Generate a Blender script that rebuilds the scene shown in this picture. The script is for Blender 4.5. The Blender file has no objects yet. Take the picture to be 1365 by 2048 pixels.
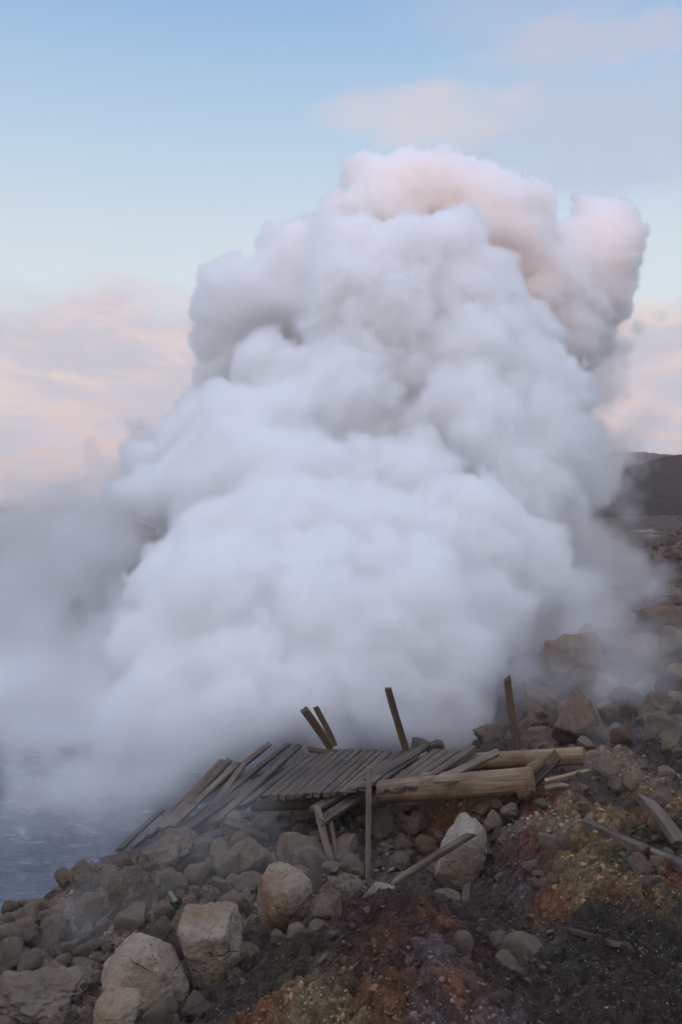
import bpy, math, random, zlib
import numpy as np
from mathutils import Vector, Matrix

sc = bpy.context.scene
COL = sc.collection
F = 1820.0          # focal length in photo pixels (photo 1365 x 2048)
CX, HY, EYE = 682.5, 1005.0, 1.7
rng = np.random.default_rng(7)
random.seed(7)

def P(px, py, D):
    return Vector((D*(px-CX)/F, D, EYE - D*(py-HY)/F))

# ------------------------------------------------------------------ tagging
def tag(o, label=None, cat=None, group=None, kind=None):
    if label: o['label'] = label
    if cat: o['category'] = cat
    if group: o['group'] = group
    if kind: o['kind'] = kind
    return o

def mesh_obj(name, verts, faces, mat=None, parent=None, smooth=False):
    me = bpy.data.meshes.new(name)
    verts = np.asarray(verts, np.float32)
    if isinstance(faces, np.ndarray):
        nf, k = faces.shape
        me.vertices.add(len(verts)); me.vertices.foreach_set('co', verts.ravel())
        me.loops.add(nf*k); me.loops.foreach_set('vertex_index', faces.astype(np.int32).ravel())
        me.polygons.add(nf); me.polygons.foreach_set('loop_start', np.arange(0, nf*k, k, dtype=np.int32))
        me.update(calc_edges=True); me.validate()
    else:
        me.from_pydata([tuple(v) for v in verts], [], faces); me.update()
    if smooth: me.polygons.foreach_set('use_smooth', np.ones(len(me.polygons), bool))
    if mat: me.materials.append(mat)
    o = bpy.data.objects.new(name, me); COL.objects.link(o)
    if parent: o.parent = parent
    return o

def empty(name, loc):
    o = bpy.data.objects.new(name, None); COL.objects.link(o); o.location = loc
    o.empty_display_size = .2
    return o

# ------------------------------------------------------------------ numpy noise
_perm = np.random.default_rng(11).permutation(256).astype(np.int32)
_perm = np.concatenate([_perm]*3)
_grad = np.random.default_rng(12).normal(size=(256, 3)).astype(np.float32)
_grad /= np.linalg.norm(_grad, axis=1)[:, None]
def perlin(p):
    p = np.asarray(p, np.float32)
    i = np.floor(p).astype(np.int32); f = p - i
    i &= 255
    w = f*f*f*(f*(f*6-15)+10)
    res = 0
    for dx in (0, 1):
        for dy in (0, 1):
            for dz in (0, 1):
                h = _perm[_perm[_perm[(i[:, 0]+dx) & 255] + ((i[:, 1]+dy) & 255)] + ((i[:, 2]+dz) & 255)]
                g = _grad[h]
                d = g[:, 0]*(f[:, 0]-dx) + g[:, 1]*(f[:, 1]-dy) + g[:, 2]*(f[:, 2]-dz)
                wt = (w[:, 0] if dx else 1-w[:, 0])*(w[:, 1] if dy else 1-w[:, 1])*(w[:, 2] if dz else 1-w[:, 2])
                res = res + d*wt
    return res*1.6
def fbm(p, octv=4, gain=.5, lac=2.03):
    p = np.asarray(p, np.float32); a = 1.; s = 0
    for k in range(octv):
        s = s + a*perlin(p + 17.3*k); p = p*lac; a *= gain
    return s
def worley(p, seed=0):
    """distance to nearest feature point, 2D cells jittered (p: N x 2)"""
    p = np.asarray(p, np.float32); i = np.floor(p).astype(np.int32); best = np.full(len(p), 9., np.float32)
    second = best.copy()
    for dx in (-1, 0, 1):
        for dy in (-1, 0, 1):
            c = i + np.array([dx, dy])
            h = _perm[_perm[(c[:, 0]+seed) & 255] + (c[:, 1] & 255)]
            j = _grad[h][:, :2]*.45 + .5
            d = np.hypot(c[:, 0]+j[:, 0]-p[:, 0], c[:, 1]+j[:, 1]-p[:, 1])
            second = np.minimum(second, np.maximum(best, d)); best = np.minimum(best, d)
    return best, second
def clod_centre(p, seed=0):
    p = np.asarray(p, np.float32); i = np.floor(p).astype(np.int32); best = np.full(len(p), 9., np.float32); cx = np.zeros((len(p), 2)); hh = np.zeros(len(p), np.int32)
    for dx in (-1, 0, 1):
        for dy in (-1, 0, 1):
            c = i + np.array([dx, dy]); h = _perm[_perm[(c[:, 0]+seed) & 255] + (c[:, 1] & 255)]
            q = c + _grad[h][:, :2]*.45 + .5; d = np.hypot(q[:, 0]-p[:, 0], q[:, 1]-p[:, 1]); m = d < best
            best[m] = d[m]; cx[m] = q[m]; hh[m] = h[m]
    return cx, hh/255.
def sstep(a, b, x):
    t = np.clip((x-a)/(b-a), 0, 1); return t*t*(3-2*t)

# ------------------------------------------------------------------ shader helpers
def new_mat(name):
    m = bpy.data.materials.new(name); m.use_nodes = True
    nt = m.node_tree; nt.nodes.clear()
    out = nt.nodes.new('ShaderNodeOutputMaterial'); b = nt.nodes.new('ShaderNodeBsdfPrincipled')
    nt.links.new(b.outputs[0], out.inputs[0])
    return m, nt, b
class NT:
    def __init__(s, nt): s.nt = nt
    def n(s, t, **kw):
        x = s.nt.nodes.new(t)
        for k, v in kw.items(): setattr(x, k, v)
        return x
    def l(s, a, b): s.nt.links.new(a, b)
    def val(s, x, inp):
        if isinstance(x, (int, float)): inp.default_value = x
        elif isinstance(x, tuple): inp.default_value = x
        else: s.l(x, inp)
    def math(s, op, a, b=0., c=None, clamp=False):
        m = s.n('ShaderNodeMath', operation=op); m.use_clamp = clamp
        s.val(a, m.inputs[0]); s.val(b, m.inputs[1])
        if c is not None: s.val(c, m.inputs[2])
        return m.outputs[0]
    def mix(s, f, a, b, blend='MIX'):
        m = s.n('ShaderNodeMix', data_type='RGBA', blend_type=blend); m.clamp_factor = True
        s.val(f, m.inputs[0])
        s.val(a if not isinstance(a, tuple) else a+(1,), m.inputs[6]); s.val(b if not isinstance(b, tuple) else b+(1,), m.inputs[7])
        return m.outputs[2]
    def noise(s, vec, scale, detail=5., rough=.55, dist=0., ntype='FBM'):
        m = s.n('ShaderNodeTexNoise'); m.noise_type = ntype
        if vec is not None: s.l(vec, m.inputs['Vector'])
        m.inputs['Scale'].default_value = scale; m.inputs['Detail'].default_value = detail
        m.inputs['Roughness'].default_value = rough; m.inputs['Distortion'].default_value = dist
        return m.outputs['Fac']
    def voronoi(s, vec, scale, feature='F1', out='Distance', rnd=1.):
        m = s.n('ShaderNodeTexVoronoi'); m.feature = feature
        if vec is not None: s.l(vec, m.inputs['Vector'])
        m.inputs['Scale'].default_value = scale; m.inputs['Randomness'].default_value = rnd
        return m.outputs[out]
    def rng(s, x, a, b, c=0., d=1., smooth=True):
        m = s.n('ShaderNodeMapRange'); m.interpolation_type = 'SMOOTHSTEP' if smooth else 'LINEAR'
        s.val(x, m.inputs[0])
        for k, v in zip((1, 2, 3, 4), (a, b, c, d)): m.inputs[k].default_value = v
        return m.outputs[0]
    def mapping(s, vec, scale=(1, 1, 1), loc=(0, 0, 0)):
        m = s.n('ShaderNodeMapping'); s.l(vec, m.inputs[0]); m.inputs['Scale'].default_value = scale; s.val(loc, m.inputs['Location'])
        return m.outputs[0]
    def attr(s, name, atype='GEOMETRY', out='Fac'):
        m = s.n('ShaderNodeAttribute'); m.attribute_name = name; m.attribute_type = atype; return m.outputs[out]
    def bump(s, h, strength=.5, dist=.01, normal=None):
        m = s.n('ShaderNodeBump'); m.inputs['Strength'].default_value = strength; m.inputs['Distance'].default_value = dist
        s.l(h, m.inputs['Height'])
        if normal is not None: s.l(normal, m.inputs['Normal'])
        return m.outputs[0]
    def obj(s): return s.n('ShaderNodeTexCoord').outputs['Object']
    def geo(s): return s.n('ShaderNodeNewGeometry')
    def rand(s): return s.n('ShaderNodeObjectInfo').outputs['Random']

# ================================================================== MATERIALS
def mat_rock():
    m, nt, b = new_mat('rock'); t = NT(nt)
    o = t.obj(); g = t.geo(); pos = g.outputs['Position']; r = t.rand()
    off = t.n('ShaderNodeVectorMath', operation='ADD'); t.l(o, off.inputs[0])
    cmb = t.n('ShaderNodeCombineXYZ'); t.l(t.math('MULTIPLY', r, 31.), cmb.inputs[0]); t.l(t.math('MULTIPLY', r, 77.), cmb.inputs[1]); t.l(cmb.outputs[0], off.inputs[1])
    v = off.outputs[0]
    n1 = t.noise(v, 4., 7, .62, .4); n2 = t.noise(v, 26., 6, .65); n3 = t.noise(v, 120., 4, .6)
    warm = t.mix(n1, (.26, .195, .135), (.50, .39, .275))
    cool = t.mix(n1, (.21, .175, .138), (.43, .36, .285))
    base = t.mix(t.math('FRACT', t.math('MULTIPLY', r, 7.31)), warm, cool)
    base = t.mix(t.attr('tone', 'OBJECT'), base, t.mix(n1, (.085, .064, .052), (.17, .13, .104)))
    base = t.mix(t.attr('red', 'OBJECT'), base, t.mix(n1, (.12, .058, .045), (.22, .115, .085)))
    base = t.mix(t.math('MULTIPLY', t.rng(n2, .42, .75), .5), base, (.085, .068, .056), 'MIX')
    rustm = t.math('MULTIPLY', t.rng(t.noise(v, 3.2, 6, .6, .8), .46, .62), t.attr('rust', 'OBJECT'))
    base = t.mix(t.math('MULTIPLY', rustm, .9), base, t.mix(n2, (.15, .062, .03), (.30, .15, .065)))
    crm = t.math('MULTIPLY', t.rng(t.noise(v, 2.6, 9, .66, .5), .47, .66), t.attr('crust', 'OBJECT'))
    nz = t.n('ShaderNodeSeparateXYZ'); t.l(g.outputs['Normal'], nz.inputs[0])
    crm = t.math('MULTIPLY', t.math('MULTIPLY', crm, t.rng(nz.outputs[2], -.3, .6)), .8)
    base = t.mix(crm, base, t.mix(n3, (.30, .285, .265), (.46, .44, .42)))
    pits = t.rng(t.voronoi(v, 55.), .10, .26)
    pitm = t.math('MULTIPLY', t.rng(t.noise(v, 9., 3), .52, .66), .6)
    pit = t.math('SUBTRACT', 1., t.math('MULTIPLY', pitm, t.math('SUBTRACT', 1., pits)))
    base = t.mix(pit, (.02, .017, .015), base)
    speck = t.rng(n3, .62, .75)
    base = t.mix(t.math('MULTIPLY', speck, .18), base, (.36, .3, .24))
    base = t.mix(1., base, t.mix(t.noise(v, 1.7, 4, .6), (.68, .66, .64), (1.25, 1.22, 1.18)), 'MULTIPLY')
    crack = t.rng(t.voronoi(t.mapping(v, (1, 1, 1.4)), 3.1, 'DISTANCE_TO_EDGE'), .0, .02)
    crackm = t.math('MULTIPLY', t.math('SUBTRACT', 1., crack), t.rng(t.noise(v, 2.3, 2), .5, .6))
    base = t.mix(t.math('MULTIPLY', crackm, .45), base, (.05, .04, .033))
    t.l(base, b.inputs['Base Color']); b.inputs['Roughness'].default_value = .92
    b.inputs['Specular IOR Level'].default_value = .25
    h = t.math('ADD', t.math('MULTIPLY', n2, .8), t.math('MULTIPLY', n3, .35))
    h = t.math('ADD', h, t.math('MULTIPLY', pit, .5)); h = t.math('SUBTRACT', h, t.math('MULTIPLY', crackm, .6))
    t.l(t.bump(h, 1., .035), b.inputs['Normal'])
    return m

def mat_soil():
    m, nt, b = new_mat('soil'); t = NT(nt)
    pos = t.geo().outputs['Position']
    c = t.attr('soil', out='Color')
    n1 = t.noise(pos, 7., 8, .68, .6); n2 = t.noise(pos, 45., 7, .68); n3 = t.noise(pos, 190., 4, .6)
    col = t.mix(1., c, t.mix(n2, (.55, .55, .55), (1.95, 1.9, 1.85)), 'MULTIPLY')
    col = t.mix(1., col, t.mix(t.noise(pos, .8, 6, .65, .5), (.6, .58, .56), (1.4, 1.38, 1.35)), 'MULTIPLY')
    col = t.mix(t.rng(n1, .52, .66), col, t.mix(.35, col, (.035, .028, .026)))
    brk = t.rng(t.noise(pos, 22., 8, .74, 1.), .46, .58)
    col = t.mix(t.math('MULTIPLY', brk, .45), col, t.mix(n2, (.05, .038, .032), (.12, .092, .074)))
    pale = t.rng(t.noise(t.mapping(pos, (1, 1, 1), (7, 3, 1)), 31., 7, .72, .8), .6, .68)
    col = t.mix(t.math('MULTIPLY', pale, .5), col, (.30, .25, .19))
    cr = t.math('MULTIPLY', t.rng(t.noise(pos, 16., 8, .72, .7), .57, .66), t.attr('crust'))
    col = t.mix(cr, col, t.mix(n3, (.27, .24, .21), (.46, .43, .40)))
    dark = t.math('SUBTRACT', 1., t.rng(t.voronoi(pos, 60.), .08, .3))
    col = t.mix(t.math('MULTIPLY', dark, .5), col, (.02, .016, .014))
    sp = t.math('MULTIPLY', t.rng(n3, .63, .72), t.rng(t.noise(pos, 11., 3), .45, .6))
    col = t.mix(t.math('MULTIPLY', sp, .5), col, (.24, .2, .16))
    t.l(col, b.inputs['Base Color']); b.inputs['Roughness'].default_value = .95; b.inputs['Specular IOR Level'].default_value = .15
    v = t.voronoi(pos, 38.)
    h = t.math('ADD', n2, t.math('MULTIPLY', n3, .4)); h = t.math('SUBTRACT', h, t.math('MULTIPLY', v, .5))
    t.l(t.bump(h, 1., .05), b.inputs['Normal'])
    return m

def mat_wood(name, c0, c1, c2):
    m, nt, b = new_mat(name); t = NT(nt)
    o = t.obj(); r = t.rand()
    cmb = t.n('ShaderNodeCombineXYZ'); t.l(t.math('MULTIPLY', r, 53.), cmb.inputs[1]); t.l(t.math('MULTIPLY', r, 19.), cmb.inputs[0])
    add = t.n('ShaderNodeVectorMath', operation='ADD'); t.l(o, add.inputs[0]); t.l(cmb.outputs[0], add.inputs[1])
    v = add.outputs[0]
    gr = t.noise(t.mapping(v, (2.2, 60, 60)), 1., 6, .62, .6)
    gr2 = t.noise(t.mapping(v, (5, 240, 240)), 1., 4, .6)
    bl = t.noise(v, 5., 6, .65)
    col = t.mix(t.rng(gr, .3, .7), c0, c1)
    col = t.mix(t.math('MULTIPLY', t.rng(bl, .48, .68), .7), col, c2)
    col = t.mix(1., col, t.mix(r, (.62, .6, .6), (1.3, 1.28, 1.22)), 'MULTIPLY')
    col = t.mix(t.math('MULTIPLY', t.rng(gr2, .56, .66), .65), col, (.018, .014, .012))
    col = t.mix(t.math('MULTIPLY', t.attr('wet', 'OBJECT'), .7), col, (.02, .017, .016))
    # pale mineral dust settled in patches
    col = t.mix(t.math('MULTIPLY', t.rng(t.noise(v, 2.3, 5, .6, .5), .45, .65), .6), col, (.045, .036, .03))
    col = t.mix(t.math('MULTIPLY', t.rng(t.noise(t.mapping(v, (1, 1, 1), (4, 2, 9)), 3., 5, .6), .5, .66), t.attr('stain', 'OBJECT')), col, (.16, .055, .035))
    dst = t.math('MULTIPLY', t.rng(t.noise(v, 9., 7, .7), .55, .72), .35)
    col = t.mix(dst, col, (.24, .215, .19))
    t.l(col, b.inputs['Base Color']); b.inputs['Roughness'].default_value = .85; b.inputs['Specular IOR Level'].default_value = .25
    h = t.math('ADD', t.math('MULTIPLY', gr, .7), t.math('MULTIPLY', gr2, .5))
    t.l(t.bump(h, .7, .006), b.inputs['Normal'])
    return m

def mat_simple(name, col, rough=.6, var=.25, scale=30.):
    m, nt, b = new_mat(name); t = NT(nt)
    n = t.noise(t.obj(), scale, 5, .6)
    t.l(t.mix(n, tuple(c*(1-var) for c in col), tuple(min(1, c*(1+var)) for c in col)), b.inputs['Base Color'])
    b.inputs['Roughness'].default_value = rough
    return m

def mat_attr(name, rough=.9):
    m, nt, b = new_mat(name); t = NT(nt)
    pos = t.geo().outputs['Position']
    n = t.noise(pos, 90., 4, .6)
    t.l(t.mix(1., t.attr('tint', out='Color'), t.mix(n, (.5, .5, .5), (1.4, 1.4, 1.4)), 'MULTIPLY'), b.inputs['Base Color'])
    b.inputs['Roughness'].default_value = rough; b.inputs['Specular IOR Level'].default_value = .2
    t.l(t.bump(n, .6, .008), b.inputs['Normal'])
    return m

def mat_water():
    m, nt, b = new_mat('water'); t = NT(nt)
    pos = t.geo().outputs['Position']
    st = t.mapping(pos, (1., 2.2, 1.))
    n = t.noise(st, 2.1, 8, .68, 1.2); n2 = t.noise(st, 9., 8, .7, .8)
    foam = t.math('MULTIPLY', t.rng(n, .44, .7), t.rng(n2, .34, .7))
    foam = t.math('MULTIPLY', foam, t.attr('foam'))
    col = t.mix(foam, (.075, .092, .118), (.55, .6, .65))
    t.l(col, b.inputs['Base Color'])
    t.l(t.rng(foam, 0., 1., .12, .8), b.inputs['Roughness'])
    b.inputs['Specular IOR Level'].default_value = .5
    h = t.math('ADD', t.noise(st, 6., 6, .6, .6), t.math('MULTIPLY', t.noise(st, 30., 4, .6), .35))
    t.l(t.bump(h, .7, .05), b.inputs['Normal'])
    return m

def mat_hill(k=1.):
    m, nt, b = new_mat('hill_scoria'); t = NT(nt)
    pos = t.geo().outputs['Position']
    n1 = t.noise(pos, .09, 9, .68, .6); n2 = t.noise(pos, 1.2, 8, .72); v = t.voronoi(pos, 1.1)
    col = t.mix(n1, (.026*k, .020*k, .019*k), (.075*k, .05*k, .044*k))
    col = t.mix(t.rng(n2, .5, .7), col, (.085, .062, .052))
    col = t.mix(t.math('MULTIPLY', t.math('SUBTRACT', 1., t.rng(v, .08, .3)), .7), col, (.013, .011, .011))
    col = t.mix(t.rng(t.noise(pos, 2.7, 5, .7), .66, .74), col, (.22, .19, .17))
    red = t.math('MULTIPLY', t.rng(t.noise(pos, .3, 6, .65), .52, .66), t.attr('foot'))
    col = t.mix(red, col, (.11, .042, .03))
    wh = t.math('MULTIPLY', t.rng(t.noise(pos, .22, 7, .7, .6), .55, .63), t.attr('foot'))
    col = t.mix(wh, col, (.34, .32, .28))
    t.l(col, b.inputs['Base Color']); b.inputs['Roughness'].default_value = .96; b.inputs['Specular IOR Level'].default_value = .1
    t.l(t.bump(n2, 1., .5), b.inputs['Normal'])
    return m

ROCK = mat_rock(); SOIL = mat_soil()
WOOD = mat_wood('weathered_wood', (.09, .071, .056), (.21, .17, .136), (.15, .10, .066))
WOODB = mat_wood('brown_wood', (.07, .046, .03), (.16, .105, .066), (.10, .06, .036))
LOGM = mat_wood('log_wood', (.13, .095, .062), (.30, .215, .135), (.23, .115, .055))
TINT = mat_attr('stones')

# ================================================================== TERRAIN
def zat(py, D): return EYE - D*(py-HY)/F
CP = []   # (u, lnD, z)
def cp(px, py, D=None, z=None):
    if D is None: D = (EYE-z)*F/(py-HY)
    if z is None: z = zat(py, D)
    CP.append(((px-CX)/F, math.log(D), z))
for a in [(-100,2048,4.0),(0,2048,3.9),(200,2048,3.65),(400,2048,3.4),(600,2048,3.0),(800,2048,2.75),(1000,2048,2.85),(1150,2048,2.97),(1365,2048,2.97),(1500,2048,2.97),
          (530,1960,3.6),(620,1890,3.6),(700,1850,3.7),(800,1790,3.9),(860,1800,4.0),(930,1830,4.0),(1000,1950,3.5),(1080,1950,3.3),(800,1900,3.3),(900,1950,3.1),
          (100,2000,4.25),(0,1960,4.4),(-120,1960,4.5),(250,1950,4.5),(100,1930,4.8),(420,1980,4.15),(480,1880,4.75),(300,1860,5.0),(150,1880,5.3),(0,1880,5.6),(-120,1880,5.7),
          (200,1790,6.0),(240,1755,6.45),(130,1830,6.0),(380,1700,6.9),(450,1690,6.6),(560,1660,6.8),(500,1750,6.0),(420,1800,5.5),(560,1850,5.2),
          (650,1800,5.2),(737,1765,5.6),(680,1740,5.9),(830,1720,6.0),(780,1650,6.7),(1068,1600,6.1),(950,1630,6.2),(900,1760,5.6),(930,1790,5.15),
          (1000,1700,5.5),(1000,1650,5.8),(1080,1640,5.6),(1100,1700,5.1),(1060,1760,4.7),(980,1830,4.4),(1050,1870,4.1),(1100,1840,4.1),(1150,1800,4.05),
          (1120,1900,3.6),(1365,1790,3.9),(1500,1790,3.9),(1365,1700,4.5),(1250,1750,4.2),(1250,1650,5.0),(1365,1600,5.5),(1200,1540,6.4),(1300,1540,6.5),
          (1250,1500,7.1),(1365,1500,7.2),(1500,1500,7.2),(1150,1480,8.3),(1050,1475,9.0),(950,1490,9.0),(1180,1400,9.8),(1365,1400,9.2),(1500,1400,9.0),
          (1150,1330,11.5),(1250,1300,12.6),(1365,1290,11.5),(1500,1290,11),(1250,1220,17),(1365,1200,15.5),(1500,1200,15),(1365,1140,20),(1250,1150,24),
          (1365,1080,30),(1500,1070,30),(1300,1085,40),(1200,1085,46),(1365,1050,60),(1250,1040,66),(1500,1040,60),
          (1000,1575,6.5),(1100,1545,6.7),(1180,1528,6.7),(970,1310,13),(1000,1380,10.8),(1080,1230,20),(900,1150,32),(900,1090,60)]:
    cp(*a)
WL = -1.25
for a in [(-150,1870),(0,1845),(100,1788),(160,1745),(250,1722),(300,1692),(350,1665)]: cp(*a, z=WL)
for px, D, z in [(-150,7.6,-1.6),(0,7.6,-1.6),(100,8,-1.65),(200,8.6,-1.6),(300,9.2,-1.6),(450,9.3,-1.5),(620,9.3,-1.45),(780,9.4,-1.4),(900,9.6,-1.2),
                 (-150,11,-1.7),(100,12,-1.8),(400,12,-1.8),(700,12,-1.7),(860,12,-1.4),(400,16,-1.6),(700,16,-1.5),(860,18,-1.2),(100,15.5,-1.6),(-150,15,-1.5),
                 (-150,19,-1.15),(100,19,-1.15),(400,20,-1.15),(700,22,-1.1),(-150,40,-1.2),(300,40,-1.2),(700,42,-1.1),(-150,75,-1.2),(300,75,-1.2),(700,75,-.9),
                 (640,7.9,-.72),(560,7.7,-.85),(500,7.7,-1.0),(420,7.6,-1.12),(760,7.8,-.62),(860,7.7,-.55)]:
    CP.append(((px-CX)/F, math.log(D), z))
CP = np.array(CP)
def _phi(r2): return np.where(r2 > 1e-12, .5*r2*np.log(np.maximum(r2, 1e-12)), 0)
A_ = CP[:, :2].copy(); SU = 2.2
A_[:, 0] *= SU
n_ = len(A_)
K = _phi(((A_[:, None]-A_[None])**2).sum(-1)) + 2e-3*np.eye(n_)
Pm = np.c_[np.ones(n_), A_]
M_ = np.block([[K, Pm], [Pm.T, np.zeros((3, 3))]])
W_ = np.linalg.solve(M_, np.r_[CP[:, 2], 0, 0, 0])
def base_z(x, y):
    """smooth ground height at world x, y (arrays)"""
    x = np.asarray(x, float); y = np.asarray(y, float)
    ys = np.maximum(y, 1.2)
    u = np.clip(x/ys, -.75, .75)*SU; v = np.log(np.clip(ys, 2.6, 75))
    out = np.zeros(x.shape)
    fx, fu, fv = out.ravel(), u.ravel(), v.ravel()
    for s in range(0, len(fx), 40000):
        q = np.c_[fu[s:s+40000], fv[s:s+40000]]
        fx[s:s+40000] = _phi(((q[:, None]-A_[None])**2).sum(-1)) @ W_[:n_] + W_[n_] + q @ W_[n_+1:]
    uu = u/SU
    far = np.where(uu < 0, -1.25, -.2)
    side = sstep(.48, .75, np.abs(uu)); fz = np.where(uu < 0, -1.0*sstep(3, 7, np.hypot(x, y)), .05)
    out = out.reshape(x.shape)*(1-side) + side*fz
    out = out*(1-sstep(1., 0., (y-1.)/1.4)) + sstep(1., 0., (y-1.)/1.4)*.0 if False else out
    return out
def hit(px, py, dmin=2.4, dmax=70):
    D = np.exp(np.linspace(math.log(dmin), math.log(dmax), 700))
    z = EYE - D*(py-HY)/F
    g = base_z(D*(px-CX)/F, D)
    k = np.where(z <= g)[0]
    return float(D[k[0]]) if len(k) else None

# ---- soil colours: blobs of ground colour (px, py, radius in px, colour, strength)
C_DARK=(.07,.057,.049); C_RED=(.15,.062,.042); C_ORG=(.25,.115,.05); C_OCH=(.26,.18,.085); C_GREY=(.15,.13,.115); C_LAV=(.16,.13,.14)
C_GRN=(.07,.065,.034); C_GRAV=(.045,.039,.035); C_TAN=(.27,.20,.145); C_MAR=(.06,.032,.028); C_YEL=(.25,.20,.115)
SOILB = [(250,1800,220,C_TAN),(150,1900,160,C_TAN),(420,1760,160,C_TAN),(600,1780,160,C_GREY),(100,2000,200,C_TAN),(330,1960,160,C_DARK),
 (620,1910,70,C_DARK),(700,1870,90,C_MAR),(820,1830,90,C_MAR),(560,1940,60,C_GRN),(480,1990,60,C_DARK),(620,1990,90,C_YEL),(540,2030,70,C_ORG),(700,2030,70,C_OCH),
 (760,1930,80,C_MAR),(880,1880,70,C_MAR),(770,1890,40,C_ORG),(900,1940,60,C_LAV),(800,1870,50,C_MAR),(780,2000,50,C_ORG),(860,2020,60,C_LAV),(930,2000,70,C_ORG),(980,2040,50,C_LAV),
 (880,1850,30,C_ORG),(960,1960,70,C_MAR),(1010,1920,60,C_MAR),(1040,2000,50,C_DARK),(1050,1900,60,C_GREY),
 (880,1640,60,C_ORG),(840,1650,50,(.12,.045,.015)),(870,1690,40,(.11,.022,.015)),(900,1620,40,C_OCH),(800,1680,60,C_TAN),(740,1700,90,C_GREY),(960,1790,70,C_DARK),(980,1720,60,C_DARK),
 (1030,1700,50,C_RED),(1040,1660,40,C_TAN),(1085,1600,45,(.17,.06,.03)),(1075,1630,30,(.11,.014,.018)),(1140,1610,60,C_OCH),(1130,1650,50,C_TAN),(1050,1740,60,C_RED),(1010,1770,60,C_DARK),
 (1120,1720,60,C_OCH),(1160,1760,50,C_YEL),(1180,1700,50,C_OCH),(1240,1770,60,C_OCH),(1200,1640,60,C_OCH),(1290,1640,50,C_ORG),(1250,1600,70,C_DARK),(1330,1600,60,C_OCH),(1290,1700,60,C_GRN),(1250,1740,50,C_GRN),(1340,1760,40,C_RED),
 (1100,1790,40,C_ORG),(1060,1800,40,C_LAV),(1150,1800,45,C_OCH),(1200,1800,40,C_RED),(1300,1800,60,C_OCH),(1010,1840,50,C_DARK),(1090,1830,30,C_ORG),
 (1300,1900,160,C_GRAV),(1200,1870,90,C_GRAV),(1180,1980,90,C_DARK),(1300,2000,120,(.06,.045,.036)),(1140,1930,60,C_GRAV),
 (1250,1530,60,C_TAN),(1340,1530,60,C_DARK),(1190,1520,40,C_TAN),(1300,1480,60,C_GREY),(1180,1440,80,C_GREY),(1080,1480,60,C_GREY),(1300,1400,90,C_RED),(1250,1300,80,(.10,.055,.042)),(1340,1320,60,C_RED),(1320,1220,60,C_RED),
 (1150,1350,60,C_TAN),(1280,1150,40,C_TAN),(1350,1130,30,C_RED),(1300,1100,40,(.2,.16,.11)),(1220,1120,60,(.16,.13,.10)),(1350,1085,20,C_YEL),(1340,1046,14,C_RED),(1288,1062,16,(.32,.30,.26)),(1310,1072,14,(.26,.24,.2)),(1365,1064,12,C_RED),(1250,1075,20,C_DARK),(1330,1110,16,C_RED),(1000,1330,60,C_DARK),
 (650,1600,120,C_DARK),(500,1650,120,C_GREY),(760,1600,80,C_TAN)]
def soil_colour(x, y, z):
    D = np.maximum(y, 1.)
    warp = .30*np.c_[perlin(np.c_[x*1.5, y*1.5, z*0+3]), perlin(np.c_[x*1.5, y*1.5, z*0+9])] + .22*np.c_[perlin(np.c_[x*5, y*5, z*0+3]), perlin(np.c_[x*5, y*5, z*0+9])] + .17*np.c_[perlin(np.c_[x*15, y*15, z*0+3]), perlin(np.c_[x*15, y*15, z*0+9])] + .10*np.c_[perlin(np.c_[x*45, y*45, z*0+3]), perlin(np.c_[x*45, y*45, z*0+9])]
    num = np.zeros((len(x), 3)); den = np.zeros(len(x))
    for px, py, r, c in SOILB:
        d = hit(px, py)
        if d is None: continue
        wx = d*(px-CX)/F; R = max(r*d/F, .1); Ry = R*1.9
        q = ((x-wx)/R + warp[:, 0]*2)**2 + ((y-d)/Ry + warp[:, 1]*2)**2
        wt = np.exp(-q*2.2)
        num += wt[:, None]*np.array(c); den += wt
    base = np.array([.075, .06, .05])
    plain = np.where(y[:, None] > 17, np.array([.165, .145, .13]), base)
    plain = np.where(((y > 17) & (x > y*.18))[:, None], np.array([.09, .062, .05]), plain)
    return (num + .04*plain)/(den+.04)[:, None]

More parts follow.
